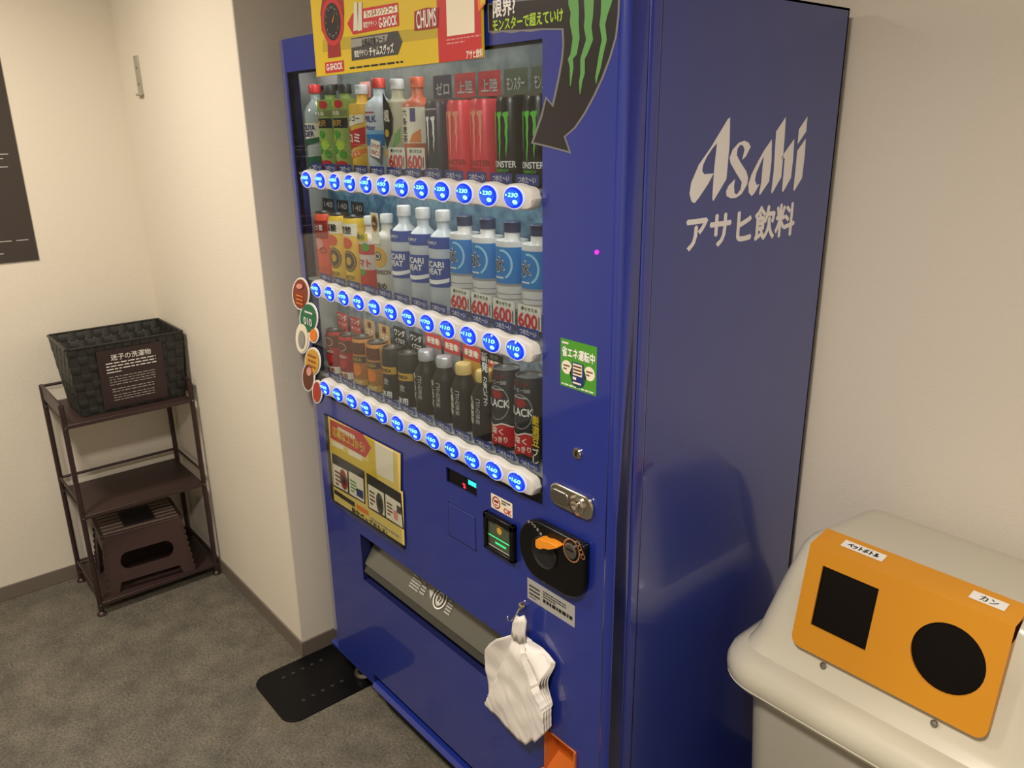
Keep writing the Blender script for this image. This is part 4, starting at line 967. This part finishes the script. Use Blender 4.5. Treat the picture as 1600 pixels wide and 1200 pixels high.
def topsheet(u, v, l): # v 0..1 across the top strip of the panel
    a, c_ = tl[0][1], yb2; return (u, a + (c_ - a) * v, tz + (zt2 - tz) * v + .0006 + l)
p = Pr(topsheet); p.rect(-.125, .42, -.050, .78, WHITE, 1); p.text('ペットボトル', -.0875, .60, .055, .22, INK, 2, .01); p.build('name_sticker', panel)
p = Pr(topsheet); p.rect(.090, .38, .142, .74, WHITE, 1); p.text('カン', .117, .56, .026, .22, INK, 2, .01)
p.build('name_sticker', panel)
for sx in (-.104, .090):
    b = MB().lathe([(.0058, 0), (.0058, .0015), (.004, .003), (0, .0034)], STEEL, n=16); o = b.build('screw', BIN, smooth=True)
    o.matrix_local = Matrix.Translation((sx, .2795 - oy, .690)) @ Matrix.Rotation(math.radians(62), 4, 'X')

# ================================================================ shelf rack with basket and stool
RM = mat('rack_brown', (58, 42, 42), .38, .2); RS = mat('rack_shelf', (62, 46, 44), .42, .2)
RK = thing('storage_rack', 'dark brown three-tier metal shelf rack in the corner', 'rack', (-.945, -.275, 0))
fx_, bx_, y0_, y1_ = .145, -.145, -.205, .205
for px_ in (fx_, bx_):
    for py_ in (y0_, y1_):
        MB().tube([(px_, py_, .02), (px_, py_, .785)], .0085, RM, 10).build('post', RK, smooth=True)
        MB().lathe([(0, 0), (.014, 0), (.016, .004), (.013, .010), (.008, .014), (.008, .03), (0, .03)], RM, (px_, py_, 0), 16).build('foot', RK, smooth=True)
for z in (.050, .388, .716):
    b = MB(); b.box(bx_ - .008, fx_ + .008, y0_ + .006, y1_ - .006, z - .003, z, RS)
    b.box(fx_ + .004, fx_ + .010, y0_ + .006, y1_ - .006, z - .014, z, RS); b.box(bx_ - .010, bx_ - .004, y0_ + .006, y1_ - .006, z - .014, z, RS)
    b.box(bx_ - .008, fx_ + .008, y0_ + .004, y0_ + .010, z - .014, z, RS); b.box(bx_ - .008, fx_ + .008, y1_ - .010, y1_ - .004, z - .014, z, RS)
    b.build('shelf', RK, bevel=.0015)
    for py_ in (y0_, y1_):
        for px_ in (fx_, bx_): MB().cyl((px_ + .008, py_, z - .008), (px_ + .0115, py_, z - .008), .0035, STEEL, n=10).build('bolt', RK, smooth=True)
for z in (.085, .43, .780):
    MB().tube([(bx_, y0_, z), (bx_, y1_, z)], .0055, RM).build('back_rail', RK, smooth=True)
    for py_ in (y0_, y1_): MB().tube([(bx_, py_, z + .003), (fx_, py_, z + .003)], .0055 if z > .7 else .0045, RM).build('side_rail', RK, smooth=True)
for py_ in (y0_, y1_): MB().box(bx_ - .009, fx_ + .009, py_ - .003, py_ + .003, .735, .785, RM).build('end_plate', RK, bevel=.002)

# basket: woven straps, tapered
BK = thing('woven_basket', 'black woven strap basket standing on the top shelf of the rack', 'basket', (-.955, -.247, .717))
STR = mat('strap_black', (38, 38, 35), .5, bump=(500, .4)); RIMM = mat('basket_rim', (30, 29, 28), .4)
hgt = .238
def bk(face, s_, t_, off_):     # face 0 front(+x) 1 right(+y) 2 back 3 left; s_ 0..1 along, t_ 0..1 up
    xt0, xt1, yt = -.130, .135, .184; xb0, xb1, yb_ = -.065, .115, .170
    x0 = xb0 + (xt0 - xb0) * t_; x1 = xb1 + (xt1 - xb1) * t_; yy = yb_ + (yt - yb_) * t_; z = hgt * t_
    if face == 0: return (x1 + off_, -yy + 2 * yy * s_, z)
    if face == 1: return (x1 + (x0 - x1) * s_, yy + off_, z)
    if face == 2: return (x0 - off_, yy - 2 * yy * s_, z)
    return (x0 + (x1 - x0) * s_, -yy - off_, z)
NV = [13, 9, 13, 9]; NH = 8; amp = .0022
for fc in range(4):
    for i in range(NV[fc]):
        rows = []
        for j in range(NH * 4 + 1):
            t_ = j / (NH * 4); o_ = amp * math.sin(math.pi * (t_ * NH - .0)) * (1 if (i + fc) % 2 else -1)
            rows.append([bk(fc, (i + .04) / NV[fc], t_, o_), bk(fc, (i + .96) / NV[fc], t_, o_)])
        MB().grid(rows, STR).build('strap', BK, solid=.0012)
for j in range(NH):
    rows = []
    for fc in range(4):
        for i in range(NV[fc] * 4):
            s_ = i / (NV[fc] * 4); o_ = -amp * math.sin(math.pi * (s_ * NV[fc])) * (1 if fc % 2 else -1) * (1 if j % 2 == 0 else -1) 
            o_ = amp * math.cos(math.pi * (s_ * NV[fc] - .5)) * (1 if (j + fc) % 2 else -1) * -1
            # over where the upright goes under
            k_ = int(s_ * NV[fc]); up_ = math.sin(math.pi * ((j + .5) / NH * NH)) * (1 if (k_ + fc) % 2 else -1)
            o_ = -up_ * abs(math.sin(math.pi * (s_ * NV[fc]))) * amp
            rows.append([bk(fc, s_, (j + .04) / NH, o_), bk(fc, s_, (j + .96) / NH, o_)])
    rows.append(rows[0]); MB().grid(rows, STR).build('strap', BK, solid=.0012)
rim_pts = [bk(fc, s_, 1, .001) for fc in range(4) for s_ in (.02, .5, .98)]; rim_pts.append(rim_pts[0])
MB().tube(rim_pts, .0042, RIMM).build('rim', BK, smooth=True)
MB().box(-.060, .108, -.165, .165, .003, .006, RIMM).build('bottom', BK)
# sign on the basket
SG = thing('basket_sign', 'dark brown notice with white writing on the front of the basket', 'sign', (-.955, -.247, .717))
SGM = mat('sign_brown', (52, 38, 38), .45)
def sgf(u, v, l):   # u along y from basket centre, v height above shelf
    t_ = v / hgt; x = .115 + .020 * t_; return (x + .0065 + l, u, v)
p = Pr(sgf); p.rect(-.100, .012, .108, .218, SGM, 0); o = p.build('card', SG, solid=.0012)
p = Pr(sgf); l = 4
p.text('迷子の洗濯物', .006, .190, .128, .021, WHITE, l, .006)
for j in range(4): p.lines(-.076, .166 - j * .0105, .084 if j < 3 else -.03, .1745 - j * .0105, 1, WHITE, l, .42, 20 + j)
for j in range(4): p.lines(-.072, .118 - j * .009, .075, .1245 - j * .009, 1, PALE, l, .3, 30 + j)
for j in range(2): p.lines(-.068, .075 - j * .009, .068, .0815 - j * .009, 1, PALE, l, .34, 40 + j)
for j in range(3): p.lines(-.066, .053 - j * .009, .066, .0595 - j * .009, 1, PALE, l, .3, 50 + j)
for v_ in []: pass
p.build('sign_print', SG)

# step stool
SM_ = mat('stool_brown', (66, 48, 46), .48); SD = mat('stool_dark', (20, 18, 20), .6); SR = mat('stool_rib_lit', (134, 116, 108), .5)  # rib colour is lightened to paint in light reflected by the slats
SN = thing('folding_step_stool', 'brown folding step stool with slatted top on the bottom shelf', 'stool', (-.925, -.288, .051), math.radians(-5))
hs, td, tw = .226, .092, .132      # height, half depth (x) top, half width (y) top
def face_panel(sign):    # long faces at +-x
    def fn(a, c, d): # a along y, c height
        k = 1 - c / hs; return (sign * (td + .012 + .014 * k - d), a, c)
    def half(c): return tw + .020 * (1 - c / hs)
    outl = [(-half(0), 0), (-half(0) + .042, 0), (-half(0) + .052, .036), (half(0) - .052, .036), (half(0) - .042, 0), (half(0), 0), (half(hs), hs - .012), (-half(hs), hs - .012)]
    hole = []
    for i in range(24):
        t_ = 2 * math.pi * i / 24; hole.append((math.copysign(.062, math.cos(t_)) + .028 * math.cos(t_), .112 + .034 * math.sin(t_)))
    tri = tessellate_polygon([[Vector((a, c, 0)) for a, c in outl], [Vector((a, c, 0)) for a, c in hole]]); allp = outl + hole
    b = MB(); b.add([fn(a, c, 0) for a, c in allp], [tuple(q_) for q_ in tri], SM_); b.add([fn(a, c, .006) for a, c in allp], [tuple(q_) for q_ in tri], SM_)
    for lp in (outl, hole):
        n = len(lp); b.add([fn(a, c, 0) for a, c in lp] + [fn(a, c, .006) for a, c in lp], [(i, (i + 1) % n, n + (i + 1) % n, n + i) for i in range(n)], SM_)
    b.build('leg_panel', SN)
    for sg in (-1, 1):
        b = MB()
        for j in range(8):
            zz = .012 + j * .024; yy = sg * (half(zz) - .004)
            b.box(*sorted((fn(0, zz, -.003)[0], fn(0, zz, .003)[0])), yy - .006, yy + .006, zz, zz + .012, SM_)
        b.build('hinge_teeth', SN)
face_panel(1); face_panel(-1)
for sg in (-1, 1):
    b = MB(); f0, f1 = td + .022, td + .008; yb_, yt_ = sg * (tw + .016), sg * (tw - .002)
    P_ = lambda x, z: (x, yb_ + (yt_ - yb_) * z / hs, z)
    for q in (((-f0, 0), (-f0 + .045, 0), (-f0 + .050, .2), (-f1, .2)), ((f0 - .045, 0), (f0, 0), (f1, .2), (f0 - .050, .2)), ((-f1, .150), (f1, .150), (f1, .212), (-f1, .212))):
        a = [P_(x, z) for x, z in q]; c_ = [(x, y_ - sg * .005, z) for x, y_, z in a]
        b.hexa(a, c_, SM_)
    b.build('side_panel', SN)
b = MB(); b.prism(rrect(-td - .012, td + .012, -tw - .008, tw + .008, .022, 5), lambda a, c, d: (a, c, d), hs - .022, hs - .002, SM_); b.build('top', SN, bevel=.003)
for j in range(7):
    x_ = -td + .006 + j * (2 * td - .012) / 6
    cuts = [(-tw + .006, tw - .006)] if j in (0, 6) else [(-tw + .006, -.055), (.055, tw - .006)]
    for a, c in cuts: MB().box(x_ - .0065, x_ + .0065, a, c, hs - .003, hs + .0015, SR).build('slat', SN, bevel=.001)
MB().prism(rrect(-.058, .058, -.050, .050, .012, 4), lambda a, c, d: (a, c, d), hs - .003, hs + .001, SD).build('grip_pad', SN)

# ================================================================ wall poster and wall bracket
PO = thing('wall_poster', 'dark brown poster with tiny white writing on the left wall', 'poster', (XL, -.72, 1.21))
PM_ = mat('poster_brown', (60, 52, 48), .55)
pb_ = MB().box(.0005, .004, -.32, .316, 0, .86, PM_).build('sheet', PO)
p = Pr(lambda u, v, l: (.004 + l, u, v))
def W1(u, v): q_ = bp(u, v, 'x', XL + .004); return (q_.y + .72, q_.z - 1.21)
for (u0, v0, u1, n_) in ((0, 241, 15, 1), (0, 248, 5, 1), (0, 261, 15, 1), (0, 378, 45, 1), (0, 397, 6, 1)):
    a, c = W1(u0, v0), W1(u1, v0); p.lines(-.25, a[1] - .0022, c[0], a[1] + .0022, 1, PALE, 2, .6, int(v0))
p.build('poster_print', PO)
WB = thing('wall_bracket', 'small grey metal bracket high on the wall beside the corner', 'bracket', (-.936, YC, 1.738))
BRM = mat('bracket_grey', (176, 170, 156), .45, .3)
MB().box(-.022, .022, -.004, 0, 0, .122, BRM).build('plate', WB, bevel=.0015)
MB().box(-.020, .028, -.014, -.003, -.002, .006, BRM).build('hook_lip', WB, bevel=.002)
for z in (.035, .085): MB().cyl((0, -.0055, z), (0, -.003, z), .004, STEEL, n=12).build('screw', WB, smooth=True)
